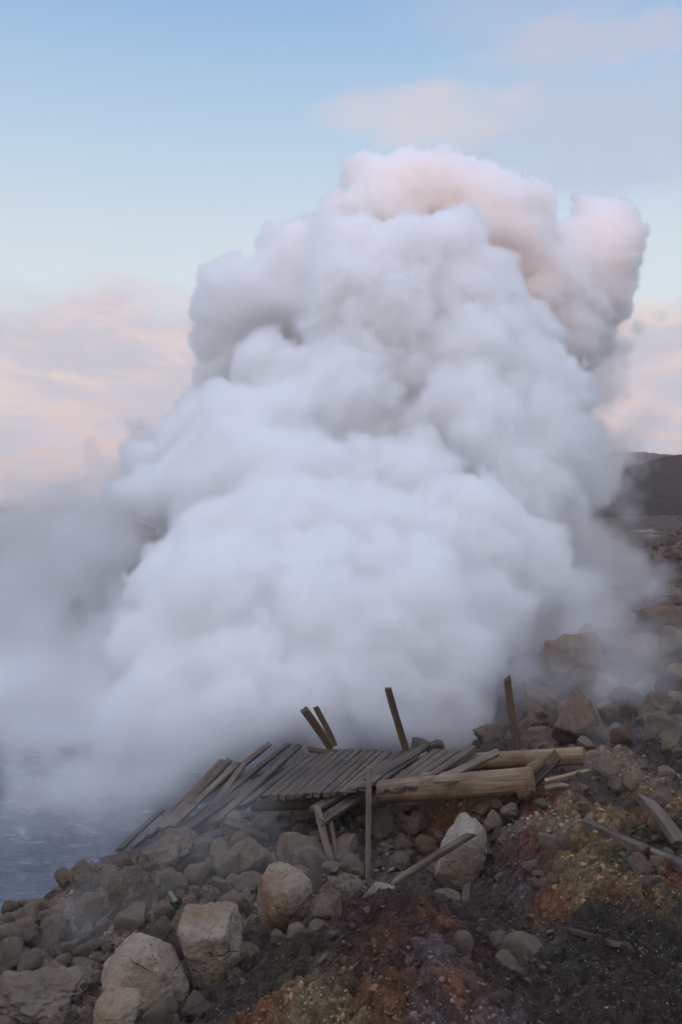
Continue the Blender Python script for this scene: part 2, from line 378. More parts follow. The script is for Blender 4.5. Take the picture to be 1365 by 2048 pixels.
def build_ground():
    y = np.concatenate([np.exp(np.arange(math.log(.3), math.log(2.4), .03)), np.exp(np.arange(math.log(2.4), math.log(5.2), .0024)), np.exp(np.arange(math.log(5.2), math.log(16), .0042)), np.exp(np.arange(math.log(16), math.log(90), .02))])
    u = np.concatenate([np.linspace(-1.6, -.45, 24)[:-1], np.linspace(-.45, .45, 700), np.linspace(.45, 1.6, 24)[1:]])
    U, Y = np.meshgrid(u, y); X = U*Y
    nu, ny = len(u), len(y)
    z = base_z(X, Y)
    x, yy, zz = X.ravel(), Y.ravel(), z.ravel()
    p = np.c_[x, yy, zz*0]
    dist = np.clip(np.hypot(x, yy)/5., .5, 4.)
    flat = sstep(.30, .55, x/yy - .06*fbm(p*1.3, 3))*sstep(4.05, 3.7, yy + .12*fbm(p*2.1+5, 3))   # trodden gravel at the right foot
    amp = (1-.88*flat)
    nz = .05*fbm(p*1.1+4, 3)*amp*np.minimum(dist, 2.) - .02
    dome = lambda w: np.sqrt(np.clip(1-(w/.82)**2, 0, 1))
    bk = 1+.7*sstep(5.6, 4.6, yy)*sstep(-.25, -.05, x/yy)
    m1 = np.clip(.75+.8*fbm(p*1.7+3, 2), .1, 1.3); m2 = np.clip(.7+.9*fbm(p*3.1+2, 2), .1, 1.3)
    b1, _ = worley(p[:, :2]*3.3 + .35*np.c_[perlin(p*4), perlin(p*4+7)]); nz += .05*(dome(b1)-.6)*amp
    b1, _ = worley(p[:, :2]*8. + .4*np.c_[perlin(p*9), perlin(p*9+7)], 5); nz += .045*(dome(b1)-.6)*amp*m1*bk
    b1, _ = worley(p[:, :2]*19. + .35*np.c_[perlin(p*20), perlin(p*20+7)], 9); nz += .030*(dome(b1)-.6)*amp*m2*bk
    near = sstep(7, 5, yy)
    b1, _ = worley(p[:, :2]*46. + .3*np.c_[perlin(p*40), perlin(p*40+7)], 13); nz += .014*(dome(b1)-.6)*amp*near
    nz += .035*fbm(p*9., 5, .58)*amp + .0035*fbm(p*60, 2)
    far = sstep(40, 80, yy)
    z2 = zz + nz*(1-.5*far)
    z2 = np.where(yy > 75, z2*1., z2)
    edge = np.maximum(sstep(78, 90, yy), sstep(1.35, 1.6, np.abs(x/yy))); z2 = z2*(1-edge) + edge*(-1.75)
    idx = np.arange(ny*nu).reshape(ny, nu)
    fc = np.stack([idx[:-1, :-1], idx[:-1, 1:], idx[1:, 1:], idx[1:, :-1]], -1).reshape(-1, 4)
    o = mesh_obj('ground', np.c_[x, yy, z2], fc, SOIL, smooth=True)
    c = soil_colour(x, yy, zz)
    wp = .35*np.c_[perlin(p*20), perlin(p*20+7)]
    cc, hh = clod_centre(p[:, :2]*19. + wp, 9); qx, qy = cc[:, 0]/19., np.maximum(cc[:, 1]/19., .3)
    c2 = soil_colour(qx, qy, zz)*(.6+.85*hh)[:, None]
    cc, hh = clod_centre(p[:, :2]*46. + .3*np.c_[perlin(p*40), perlin(p*40+7)], 13)
    c = (.25*c + .75*c2)*(.75+.5*hh)[:, None]
    c = c*(1-flat[:, None]) + flat[:, None]*np.array([.046, .040, .037])*(1+.35*fbm(np.c_[x*1.2, yy*4, x*0], 3))[:, None]
    a = o.data.attributes.new('soil', 'FLOAT_COLOR', 'POINT')
    a.data.foreach_set('color', np.c_[np.clip(c, .005, 1), np.ones(len(x))].astype(np.float32).ravel())
    # where white sinter crust grows
    cr = np.zeros(len(x))
    for px, py, r, s in [(1150,1780,70,1.),(1220,1790,60,1.),(1060,1790,60,.9),(620,2020,90,.5),(900,1930,70,.6),(980,2010,60,.7),(1200,1690,80,.6),(870,1990,50,.7),(1140,2015,35,1.),(1300,1065,40,1.),(930,1780,40,.6),(480,1920,30,.4),(1290,1120,40,.7)]:
        d = hit(px, py)
        if d: cr = np.maximum(cr, s*np.exp(-(((x-d*(px-CX)/F)/(r*d/F))**2 + ((yy-d)/(2*r*d/F))**2)))
    a = o.data.attributes.new('crust', 'FLOAT', 'POINT'); a.data.foreach_set('value', cr.astype(np.float32))
    tag(o, kind='structure')
    return o
GROUND = build_ground()

_gv = np.empty(len(GROUND.data.vertices)*3, np.float32); GROUND.data.vertices.foreach_get('co', _gv); _gv = _gv.reshape(-1, 3)
_key_y = np.concatenate([np.exp(np.arange(math.log(.3), math.log(2.4), .03)), np.exp(np.arange(math.log(2.4), math.log(5.2), .0024)), np.exp(np.arange(math.log(5.2), math.log(16), .0042)), np.exp(np.arange(math.log(16), math.log(90), .02))])
_key_u = np.concatenate([np.linspace(-1.6, -.45, 24)[:-1], np.linspace(-.45, .45, 700), np.linspace(.45, 1.6, 24)[1:]])
def ground_z(x, y):
    j = np.clip(np.searchsorted(_key_y, y), 0, len(_key_y)-1); i = np.clip(np.searchsorted(_key_u, x/y), 0, len(_key_u)-1)
    return _gv[j*len(_key_u)+i, 2]

def hit_real(px, py):
    D = np.exp(np.linspace(math.log(2.5), math.log(20), 1500)); z = EYE - D*(py-HY)/F
    k = np.where(z <= ground_z(D*(px-CX)/F, D))[0]
    return float(D[k[0]])

# the plain out to the horizon
def build_plain():
    m, nt, b = new_mat('plain_soil'); t = NT(nt)
    pos = t.geo().outputs['Position']
    n = t.noise(t.mapping(pos, (.004, .02, 1)), 1., 6, .6, .4); n2 = t.noise(pos, .12, 6, .65)
    col = t.mix(t.rng(n, .35, .65), (.11, .098, .095), (.24, .205, .17))
    col = t.mix(t.math('MULTIPLY', n2, .5), col, (.18, .16, .13))
    t.l(col, b.inputs['Base Color']); b.inputs['Roughness'].default_value = .95
    rs = [0, 2, 30, 80, 150, 300, 700, 1500, 3500, 8000, 16000]; na = 96
    V = []; Fc = []
    for i, r in enumerate(rs):
        for k in range(na):
            a = 2*math.pi*k/na; V.append((r*math.sin(a), r*math.cos(a), -2.0 if r < 40 else -1.9))
    for i in range(len(rs)-1):
        for k in range(na):
            a, b2 = i*na+k, i*na+(k+1) % na
            Fc.append((a, b2, b2+na, a+na))
    o = mesh_obj('plain', V, Fc, m); tag(o, kind='structure')
    # lake strip shining far out on the left
    m2, nt2, b2 = new_mat('far_lake'); t2 = NT(nt2)
    t2.l(t2.mix(t2.noise(t2.mapping(t2.geo().outputs['Position'], (.002, .02, 1)), 1.), (.10, .11, .12), (.2, .2, .2)), b2.inputs['Base Color']); b2.inputs['Roughness'].default_value = .6
    V = []; n = 24
    for k in range(n+1):
        x = -420 + k*20; V.append((x, 132+9*math.sin(k*.7), -1.84)); V.append((x, 150+9*math.sin(k*.5+1), -1.84))
    o = mesh_obj('lake', V, [(2*k, 2*k+2, 2*k+3, 2*k+1) for k in range(n)], m2); tag(o, kind='structure')
build_plain()

# ---- hot spring water
def build_water():
    y = np.exp(np.linspace(math.log(5.6), math.log(21), 260)); u = np.linspace(-1.1, .22, 420)
    U, Y = np.meshgrid(u, y); X = U*Y; x, yy = X.ravel(), Y.ravel()
    p = np.c_[x, yy*1.6, x*0]
    boil = np.clip(sstep(6.6, 9.5, yy + .4*x*0), 0, 1)
    z = WL + (.012 + .05*boil)*fbm(p*2.4, 5, .55) + .006*fbm(p*12, 3)
    idx = np.arange(len(x)).reshape(X.shape)
    fc = np.stack([idx[:-1, :-1], idx[:-1, 1:], idx[1:, 1:], idx[1:, :-1]], -1).reshape(-1, 4)
    o = mesh_obj('water', np.c_[x, yy, z], fc, mat_water(), smooth=True)
    fo = .25+.75*sstep(6.9, 9.0, yy + .6*fbm(p*.9, 3))
    a = o.data.attributes.new('foam', 'FLOAT', 'POINT'); a.data.foreach_set('value', fo.astype(np.float32))
    tag(o, kind='structure')
build_water()

# ---- hills
def ridge(name, prof, D, front, back, extra, mt=None):
    xs = np.linspace(prof[0][0], prof[-1][0], 300); pys = np.interp(xs, [p[0] for p in prof], [p[1] for p in prof])
    ys = np.r_[np.linspace(D-front, D, 120), np.linspace(D, D+back, 40)[1:]]
    Xp, Y = np.meshgrid(xs, ys); X = (Xp-CX)/F*D
    top = EYE + (HY-pys)*D/F
    t = np.where(Y <= D, (Y-(D-front))/front, 1-(Y-D)/back)
    k = sstep(0, 1, t)*.55 + .45*np.clip(t, 0, 1)
    Z = -1.6 + (top[None]+1.6)*k
    p = np.c_[X.ravel(), Y.ravel(), Z.ravel()*.3]
    Z = Z.ravel() + (fbm(p*.11, 3)*.6*np.sin(np.pi*np.clip(t.ravel(), 0, 1)) + fbm(p*.9, 3)*.14 + .12*(.6-worley(p[:, :2]*1.1)[0]))*extra
    idx = np.arange(Xp.size).reshape(Xp.shape)
    fc = np.stack([idx[:-1, :-1], idx[:-1, 1:], idx[1:, 1:], idx[1:, :-1]], -1).reshape(-1, 4)
    o = mesh_obj(name, np.c_[X.ravel(), Y.ravel(), Z], fc, mt or HILLM, smooth=True)
    a = o.data.attributes.new('foot', 'FLOAT', 'POINT'); a.data.foreach_set('value', sstep(.42, .1, t).ravel().astype(np.float32))
    tag(o, kind='structure')
HILLM = mat_hill()
ridge('hill', [(1020,1008),(1100,985),(1150,970),(1225,958),(1265,944),(1300,922),(1330,913),(1365,910),(1450,892),(1600,865),(1900,860),(2400,930)], 105, 64, 60, 1.)
ridge('far_hill', [(900,1010),(1000,985),(1100,945),(1150,922),(1190,908),(1230,904),(1290,905),(1340,910),(1400,918),(1600,930),(2000,1000)], 170, 50, 80, 1.2, mat_hill(2.))  # paler copy of the hill material: the steamy veil is painted into it

# ================================================================== ROCK SHAPES
def ico(level):
    import bmesh
    bm = bmesh.new(); bmesh.ops.create_icosphere(bm, subdivisions=level, radius=1.)
    v = np.array([q.co[:] for q in bm.verts]); f = np.array([[q.index for q in fc.verts] for fc in bm.faces]); bm.free()
    return v, f
ICO = {l: ico(l) for l in (2, 3, 4, 5, 6)}
def rock_verts(level, seed, planes=14, sharp=14., rough=.07, tall=1., lumps=0.):
    """unit-size boulder: soft intersection of random planes plus fractal relief"""
    r = np.random.default_rng(seed)
    v, f = ICO[level]
    n = r.normal(size=(planes, 3)); n /= np.linalg.norm(n, axis=1)[:, None]
    d = r.uniform(.62, 1., planes)
    dots = np.maximum(v @ n.T, 1e-3)
    s = dots/d[None]                       # 1/radius contribution
    rad = 1./((s**sharp).sum(1)**(1./sharp))
    rad = np.minimum(rad, 1.25)
    off = r.uniform(-50, 50, 3)
    rad = rad*(1 + rough*1.6*fbm(v*1.3+off, 2) + rough*fbm(v*3.5+off, 4, .55))
    rad += rough*.35*(1-np.abs(fbm(v*6+off, 3)))-rough*.2
    if lumps:
        b = np.abs(perlin(v*4.5+off))+.6*np.abs(perlin(v*9+off)); rad += lumps*(.5-b)*.5
    if level >= 5: rad += .006*fbm(v*22+off, 3)
    out = v*rad[:, None]
    mn, mx = out.min(0), out.max(0)
    return (out-(mn+mx)/2)/((mx-mn)/2), f   # fills the box [-1, 1]^3
def rock_mesh(name, level, seed, **kw):
    v, f = rock_verts(level, seed, **kw)
    o = mesh_obj(name, v, f, ROCK, smooth=True); me = o.data
    bpy.data.objects.remove(o)
    return me
ROCKS = []
def put_rock(me, name, c, hx, hy, hz, rot=(0, 0, 0), label=None, group=None, rust=0., crust=0., tone=0., red=0., cat='rock'):
    o = bpy.data.objects.new(name, me); COL.objects.link(o)
    o.location = c; o.scale = (hx, hy, hz); o.rotation_euler = rot
    o['rust'] = float(rust); o['crust'] = float(crust); o['tone'] = float(tone); o['red'] = float(red)
    tag(o, label, cat, group)
    ROCKS.append((c[0], c[1], max(hx, hy)))
    return o
def hero(px, pb, w, h, label, seed, level=5, rust=0., crust=0., tone=0., red=0., D=None, tilt=(0, 0), planes=12, sharp=14., rough=.07, depth=1., sink=.12, lumps=0., name='rock', group=None, rz=0.):
    """a boulder whose foot meets the ground seen at (px, pb); w, h its size in photo pixels"""
    d = D or hit(px, min(pb-.12*h, 2040)) or 5.
    W = w*d/F/2; H = h*d/F/2*(1+sink)
    c = P(px, pb-h/2+h*sink*.5, d); c.y += W*depth*.3
    me = rock_mesh(name, level, seed, planes=planes, sharp=sharp, rough=rough, lumps=lumps)
    name = 'boulder' if w >= 56 else 'stone'
    return put_rock(me, name, c, W, W*depth, H, (math.radians(tilt[0]), math.radians(tilt[1]), rz), label, group, rust, crust, tone, red, name)


# --- foreground boulders
# the tilted block: a custom frustum, wide flat top, narrow foot
def hull_rock(pts, label, seed, cpx, D, pxz=1., level=6, sharp=55., rough=.05, rust=0., crust=0., tone=0., dent=None):
    """boulder from corner points (px, py, depth offset in px): softened convex solid with fractal relief"""
    import bmesh
    k = D/F
    C = np.array([(a-cpx[0], d, -(b-cpx[1])) for a, b, d in pts], float)*k
    cen = C.mean(0)
    bm = bmesh.new()
    for q in C-cen: bm.verts.new(q)
    bmesh.ops.convex_hull(bm, input=bm.verts[:]); bm.normal_update()
    pl = np.array([list(f.normal)+[f.normal.dot(f.verts[0].co)] for f in bm.faces]); bm.free()
    v, f = ICO[level]; r = np.random.default_rng(seed); off = r.uniform(-50, 50, 3)
    xn = r.normal(size=(14, 3)); xn /= np.linalg.norm(xn, axis=1)[:, None]
    pl = np.r_[pl, np.c_[xn, ((C-cen) @ xn.T).max(0)*r.uniform(.88, .99, 14)]]      # a few broken-off corners
    q = np.maximum(v @ pl[:, :3].T, 1e-4)/np.maximum(pl[:, 3], 1e-3)[None]
    rad = 1/((q**sharp).sum(1)**(1/sharp)); S = np.median(rad)
    w = v*rad[:, None]/S
    m = rough*(.9*fbm(w*1.5+off, 3)+.6*fbm(w*4+off, 4, .55)+.5*(.4-np.abs(fbm(w*3+off*2, 3))))
    m += .007*fbm(w*18+off, 3)
    o = v*(rad*(1+m))[:, None]
    if dent is not None:
        dp = (np.array((dent[0]-cpx[0], dent[2], -(dent[1]-cpx[1])))*k-cen); R = dent[3]*k
        g = np.exp(-((o-dp)**2).sum(1)/R**2); o = o - v*(g*R*.55)[:, None]
    ob = mesh_obj('boulder', o, f, ROCK, smooth=True); me = ob.data; bpy.data.objects.remove(ob)
    c = P(cpx[0], cpx[1], D) + Vector(cen)
    return put_rock(me, 'boulder', c, 1, 1, 1, (0, 0, 0), label, None, rust, crust, tone, 0., 'boulder')
hull_rock([(357,1848,-40),(366,1817,25),(466,1814,30),(455,1846,-58),(484,1890,10),(481,1908,-20),(447,1975,-38),(398,1978,-30),(361,1885,0),(372,1862,-55),(440,1970,40),(400,1970,40),(478,1860,60),(370,1850,70)],
          'squared tan boulder with a hollowed flat top and a narrow foot', 11, (420, 1893), 4.05, rust=.45, crust=.45, dent=(412, 1834, -10, 26))
hull_rock([(268,1874,25),(306,1873,0),(330,1915,-50),(384,1985,0),(376,2020,-20),(345,2030,-60),(286,2020,-70),(203,1990,-15),(199,1940,20),(228,1905,30),(280,1900,-45),(240,1960,-55),(340,1930,70),(230,1960,80),(360,2000,70)],
          'large smooth brown boulder sloping to a peak with white crust on its left face', 12, (290, 1945), 3.85, crust=.45, sharp=45)
hull_rock([(535,1727,10),(572,1728,20),(607,1742,10),(640,1776,20),(636,1806,0),(604,1852,-20),(548,1872,-35),(522,1858,-10),(506,1800,0),(512,1762,0),(528,1745,-40),(540,1800,-70),(590,1760,-60),(596,1810,-60),(560,1760,90),(540,1840,80),(610,1820,70)],
          'big upright rounded boulder with a rust patch on its front', 13, (572, 1798), 4.55, sharp=12, rust=1., crust=.3)
hull_rock([(930,1620,15),(957,1631,5),(978,1660,10),(975,1705,-20),(945,1738,-40),(868,1735,-30),(864,1755,-20),(878,1690,10),(905,1660,-30),(945,1665,-50),(925,1700,70),(960,1690,60),(940,1780,-20),(880,1780,0)],
          'pale yellowish pointed boulder behind a leaning thin plank', 14, (922, 1690), 5.35, sharp=20, rust=.2, crust=1.)
hull_rock([(190,1995,-10),(215,1976,10),(285,1977,5),(290,1995,-20),(275,2060,-50),(200,2060,-50),(188,2030,-10),(230,2000,-50),(240,2010,60)],
          'whitish rounded boulder below the large peaked one at the bottom edge', 15, (240, 2020), 3.45, crust=1., sharp=14)
hull_rock([(735,1800,10),(750,1767,10),(790,1775,20),(815,1795,20),(800,1835,-20),(715,1838,-20),(708,1815,0),(760,1795,-40),(770,1800,60)],
          'pale grey wedge boulder behind the dark red mound', 16, (758, 1802), 4.55, crust=.6, sharp=22)
hero(318, 2085, 75, 100, 'smooth pale leaning stone right of the whitish boulder', 23, 5, crust=.6, planes=9, rough=.05, tilt=(0,18), sink=.2)
hero(628, 1800, 40, 70, 'narrow slab leaning on the right side of the big rust patched boulder', 32, 5, tone=.2, tilt=(0,-12), rough=.05)
hero(683, 1835, 92, 82, 'orange stained boulder between the rust patched one and the grey slab', 33, 5, rust=1., crust=.4, rough=.1)
hero(655, 1862, 60, 70, 'small pointed pale stone with an orange right side', 34, 5, rust=.8, crust=.8, planes=9)
hero(690, 1830, 42, 32, 'flat cream stone lying on the orange stained boulder', 36, 5, crust=.8, D=4.75)
hero(893, 1772, 70, 70, 'cream knobbly rock at the foot of the pointed boulder', 42, 5, crust=1., rough=.12)
hero(330, 1765, 125, 80, 'grey crusted boulder sloping into the pool beside the fallen planks', 51, 6, tone=.3, crust=.55, rough=.12, planes=9, sink=.25, tilt=(0,-20))
hero(598, 1755, 96, 95, 'broad misty boulder below the main deck', 52, 6, crust=.2, planes=9, sharp=16, sink=.2)
hero(443, 1745, 54, 66, 'blocky rounded stone standing in the rubble left of the hollow', 53, 5, planes=8, sharp=14, rough=.06)
hero(392, 1735, 46, 52, 'brown cobble against the left side of the blocky stone', 54, 5)
hero(420, 1755, 32, 40, 'small lumpy cobble under the brown one', 55, 4)
hero(502, 1760, 90, 80, 'worn grey boulder in the middle of the misty rubble', 56, 5, tone=.15, rough=.1)
hero(410, 1710, 60, 34, 'low dark boulder under the ends of the fallen planks', 57, 5, tone=.4)
hero(508, 1700, 26, 26, 'round stone in front of the short crossing plank', 58, 4)
hero(480, 1690, 20, 22, 'pebble sized stone left of the short crossing plank', 59, 4)
hero(470, 1850, 75, 66, 'shadowy grey boulder behind the squared tan boulder', 61, 5, tone=.2)
hero(440, 1800, 40, 46, 'upright misty stone above the shadowy grey boulder', 62, 5, tone=.15)
hero(345, 1790, 60, 46, 'misty brown stone behind the green bottle', 64, 5, tone=.15)
hero(252, 1850, 110, 110, 'huge mud brown mound of cemented stones on the pool shore', 63, 6, tone=.25, rough=.09, lumps=.12, planes=16, sharp=9, sink=.4)
hero(170, 1800, 75, 56, 'knobbly brown outcrop on the shore left of the huge mound', 65, 6, tone=.3, rough=.13, lumps=.2)
hero(225, 1765, 80, 50, 'crumbly dark outcrop on top of the huge shore mound', 66, 6, tone=.35, rough=.16, lumps=.25)
hero(100, 1860, 52, 40, 'dark stone at the waterline above the leftmost rocks', 67, 5, tone=.2)
hero(50, 1905, 60, 66, 'two faced brown boulder at the waterline by the left edge', 68, 5, tone=.1)
hero(15, 1935, 60, 55, 'brown cobble half out of the picture at the left edge', 69, 5, tone=.1)
hero(92, 1868, 28, 34, 'smooth egg shaped stone between the waterline boulders', 70, 5)
hero(70, 2055, 200, 100, 'low crusted slab of cemented rock in the bottom left corner', 71, 6, crust=.7, rough=.14, lumps=.15, sink=.3)
hero(100, 1985, 80, 56, 'sloping grey stone above the crusted corner slab', 72, 5, crust=.25)
hero(168, 2012, 46, 60, 'upright rounded stone beside the peaked boulder', 73, 5, planes=10, sharp=9, crust=.15)
hero(197, 1985, 30, 42, 'small egg shaped stone leaning on the peaked boulder', 74, 5, planes=10, sharp=9)
hero(138, 1985, 26, 36, 'slim tan stone behind the upright rounded one', 75, 5)
hero(160, 1960, 70, 40, 'flat brown stone at the edge of the misty gully', 76, 5)
hero(322, 1905, 46, 66, 'dark angular stone wedged left of the squared boulder', 77, 5, tone=.5)
hero(352, 1930, 40, 60, 'dark stone in the gap between the two large boulders', 78, 5, tone=.75)
hero(485, 1950, 80, 55, 'ochre stone with a grey top right of the squared boulder', 79, 5, rust=.9, crust=.4, planes=8, sharp=18)
hero(505, 1875, 30, 46, 'small white capped stone at the foot of the rust patched boulder', 80, 5, crust=1.)
hero(560, 1900, 40, 40, 'tan lump in front of the rust patched boulder', 81, 5, crust=.2)
hero(600, 1885, 56, 34, 'grey stone at the edge of the dark red mound', 82, 5, crust=.5)
hero(640, 1868, 50, 28, 'flat grey stone partly buried in the dark red mound', 83, 5, crust=.3)
hero(470, 1975, 36, 36, 'rough grey stone on the dark soil below the ochre one', 84, 5, crust=.5, rough=.14)
hero(395, 2040, 70, 46, 'rough dark brown rock at the bottom edge', 85, 5, tone=.5, rough=.14)
hero(1050, 1925, 96, 60, 'smooth grey slab between the red mound and the gravel', 91, 6, crust=.15, planes=8, rough=.05, sink=.3)
hero(1000, 1912, 38, 46, 'rounded blue grey stone left of the smooth slab', 92, 5, planes=10, sharp=9)
hero(1030, 1910, 30, 30, 'small white veined stone on the smooth slab', 93, 5, crust=1.)
hero(928, 1912, 42, 48, 'egg shaped pale grey stone set in the red mound', 94, 5, planes=10, sharp=9, rough=.04)
hero(1020, 1965, 56, 56, 'broken grey stone below the smooth slab', 95, 5, planes=9)
hero(1050, 1950, 30, 48, 'brown upright chip beside the broken grey stone', 96, 5, rust=.6)
hero(895, 1810, 56, 26, 'flat bluish white stone behind the crest of the red mound', 97, 5, crust=1., planes=7, sharp=20)
hero(920, 1760, 24, 26, 'small white round stone below the pointed boulder', 98, 5, crust=1.)
hero(800, 1745, 46, 40, 'squat grey boulder in the hollow under the right deck', 99, 5, tone=.25)
hero(808, 1710, 36, 42, 'square dark stone stacked on the squat boulder in the hollow', 100, 5, tone=.4, planes=7, sharp=20)
hero(700, 1760, 60, 50, 'misty boulder behind the thin upright stake', 101, 5, tone=.1)
hero(760, 1680, 60, 60, 'dark rounded rock under the deck beside the log', 102, 5, tone=.45)
hero(615, 1650, 54, 46, 'grey boulder tucked under the front edge of the deck', 103, 5, crust=.2)
hero(650, 1628, 30, 34, 'egg shaped stone wedged under the deck front', 104, 5)
hero(570, 1680, 36, 34, 'brown rounded stone below the deck front', 105, 5)
hero(545, 1655, 40, 32, 'dark rock under the left end of the deck', 106, 5, tone=.35)
hero(870, 1640, 66, 70, 'rusty orange rock under the front log', 107, 5, rust=1., tone=.2)
hero(835, 1680, 50, 60, 'ochre stained rock face in the hollow', 108, 5, rust=1.)
# --- behind the walkway, right
hero(978, 1500, 62, 48, 'dark cracked boulder behind the middle of the walkway', 111, 5, tone=.55, D=8.4, planes=10)
hero(1075, 1448, 44, 36, 'flat topped boulder crowning the heap by the right post', 112, 5, tone=.45, D=8.7)
hero(1055, 1478, 60, 50, 'dark boulder in the heap just right of the right post', 113, 5, tone=.5, D=8.5)
hero(1088, 1500, 88, 44, 'broad low boulder at the foot of the heap by the right post', 114, 5, tone=.45, D=8.3)
hero(1110, 1465, 36, 34, 'small brown boulder on the right shoulder of the heap', 115, 5, tone=.4, D=8.7)
hero(1025, 1500, 40, 46, 'narrow dark stone left of the right post', 116, 5, tone=.55, D=8.5)
hero(840, 1506, 40, 30, 'dark stone behind the middle post', 117, 5, tone=.6, D=8.1)
hero(872, 1506, 36, 26, 'low dark stone right of the middle post', 118, 5, tone=.6, D=8.1)
hero(1168, 1400, 66, 60, 'cracked brown boulder with a split cap on the right slope', 121, 5, tone=.3, red=.2)
hero(1180, 1365, 34, 26, 'brown cap stone on the cracked boulder', 122, 5, red=.5, rust=.4, D=10.3)
hero(1230, 1430, 84, 70, 'grey boulder with a pale face low on the right slope', 123, 5, planes=9)
hero(1312, 1455, 72, 72, 'rounded grey boulder at the foot of the right slope', 124, 5, tone=.15)
hero(1290, 1385, 100, 120, 'largest pointed grey boulder in the misty right slope', 125, 5, red=.25, planes=8, sharp=18)
hero(1340, 1420, 60, 70, 'dull red boulder at the right edge of the slope', 126, 5, red=1.)
hero(1195, 1330, 70, 50, 'round backed brown boulder in drifting mist', 127, 5, red=.35)
hero(1145, 1350, 60, 50, 'faint brown boulder at the steamy edge of the slope', 128, 5, tone=.2, red=.2)
hero(1150, 1450, 70, 46, 'misty grey boulder between the heap and the right slope', 129, 5, tone=.1)
hero(1240, 1490, 50, 40, 'grey cobble in the white mist right of the back log', 130, 5)
hero(1345, 1500, 50, 36, 'grey stone low at the right edge above the plank', 131, 5, tone=.1)
hero(1338, 1095, 30, 22, 'black boulder alone on the skyline of the upper slope', 132, 4, tone=1., sink=.35)
hero(985, 1325, 44, 50, 'dark rock showing through a gap in the steam', 133, 4, tone=.9, D=12.4)
hero(65, 1700, 60, 36, 'dark rock standing in the foaming pool', 134, 5, tone=.9, D=8.1)
hero(182, 1690, 44, 30, 'smaller dark rock in the foam by the planks', 135, 5, tone=.8, D=8.3)
hero(1322, 1755, 46, 44, 'light grey split stone right of the long fallen plank', 141, 5, crust=.3, planes=7, sharp=20)
hero(1325, 1810, 30, 34, 'grey stone at the back edge of the gravel', 142, 5, tone=.2)
hero(1135, 1680, 34, 28, 'flat pale stone below the orange sticks', 143, 5, crust=.4, planes=7)
hero(1105, 1665, 26, 24, 'grey chip left of the flat pale stone', 144, 5, crust=.3)
hero(1122, 1755, 32, 34, 'dark grey round stone in the ochre bank', 145, 5, tone=.3)
hero(1110, 1710, 60, 40, 'lumpy grey rock in the ochre bank', 146, 5, crust=.5)
hero(1050, 1600, 38, 32, 'orange boulder against the end of the front log', 147, 5, rust=1., D=6.0)
hero(930, 1560, 60, 22, 'brown stone lying between the two logs', 148, 5, tone=.1, rust=.2, D=6.75)
hero(1020, 1640, 40, 36, 'pale knobbly stone beside the broken planks', 149, 5, crust=.7, rough=.14)
hero(985, 1665, 40, 44, 'cream stone touching the pointed boulder', 150, 5, crust=.8)
hero(1310, 2010, 60, 34, 'low dark clod on the gravel near the bottom right', 151, 5, tone=1., lumps=.15)
hero(1125, 1990, 40, 30, 'dark clod beside the gravel and the red mound', 152, 5, tone=.9, rust=.3)

# --- the many smaller stones: groups by place
BASES = [rock_mesh('rock', 4, 300+k, planes=7+k % 6, sharp=16+4*(k % 6), rough=.05+.01*(k % 5)) for k in range(12)]
def scatter(n, region, rmin, rmax, label, group, tone=(0, .4), red=(0, 0), rust=(0, .3), crust=(0, .4), seed=0, sink=.2):
    r = np.random.default_rng(seed); k = 0; tries = 0
    while k < n and tries < n*30:
        tries += 1
        px = r.uniform(region[0], region[2]); py = r.uniform(region[1], region[3])
        if len(region) > 4 and not region[4](px, py): continue
        d = hit(px, py)
        if d is None: continue
        R = rmin*(rmax/rmin)**(r.uniform()**1.6)*d/F
        x = d*(px-CX)/F
        if any((x-q[0])**2 + (d-q[1])**2 < (.62*(R+q[2]))**2 for q in ROCKS): continue
        z = float(ground_z(np.array([x]), np.array([d]))[0])
        s = r.uniform(.75, 1.25, 3)*R; s[2] *= .85
        put_rock(BASES[r.integers(12)], 'stone', Vector((x, d, z+s[2]*(1-2*sink)+.02)), s[0], s[1], s[2], (r.uniform(-.5, .5), r.uniform(-.5, .5), r.uniform(0, 6.28)),
                 label, group, r.uniform(*rust), r.uniform(*crust), r.uniform(*tone), r.uniform(*red), 'stone')
        k += 1
L = lambda x0, y0, x1, y1: (lambda px, py: (py-y0) - (y1-y0)*(px-x0)/(x1-x0) > 0)
scatter(50, (1040, 1180, 1390, 1500, lambda px, py: py > 1500-(px-1000)*.95), 20, 62, 'boulder among the misty heap covering the right slope', 'boulders on the misty right slope', (0, .3), (.1, .7), (0, .3), (0, .2), 1)
scatter(26, (1200, 1070, 1390, 1210), 5, 20, 'far reddish boulder on the upper right slope', 'boulders on the upper right slope', (0, .6), (.3, 1), (0, 0), (0, .3), 2)
scatter(66, (320, 1640, 740, 1840), 11, 36, 'misty brown stone in the rubble below the deck', 'stones in the rubble below the deck', (0, .15), (0, 0), (0, .2), (0, .25), 3)
scatter(46, (-10, 1730, 360, 1930), 12, 40, 'brown stone embedded in the shore bank by the pool', 'stones in the pool shore bank', (0, .25), (0, 0), (0, .2), (0, .2), 4)
scatter(26, (0, 1900, 480, 2046), 10, 36, 'small stone filling the gaps between the lower left boulders', 'small stones between the lower left boulders', (0, .6), (0, 0), (0, .3), (0, .6), 5)
scatter(40, (960, 1600, 1365, 1810), 7, 22, 'small grey stone strewn over the ochre bank', 'small stones on the ochre bank', (0, .35), (0, .3), (0, 1), (0, .8), 6)
scatter(14, (1080, 1490, 1365, 1600), 8, 20, 'tan cobble on the ground beyond the ends of the logs', 'cobbles beyond the logs', (0, .3), (0, 0), (0, .7), (0, .4), 7)
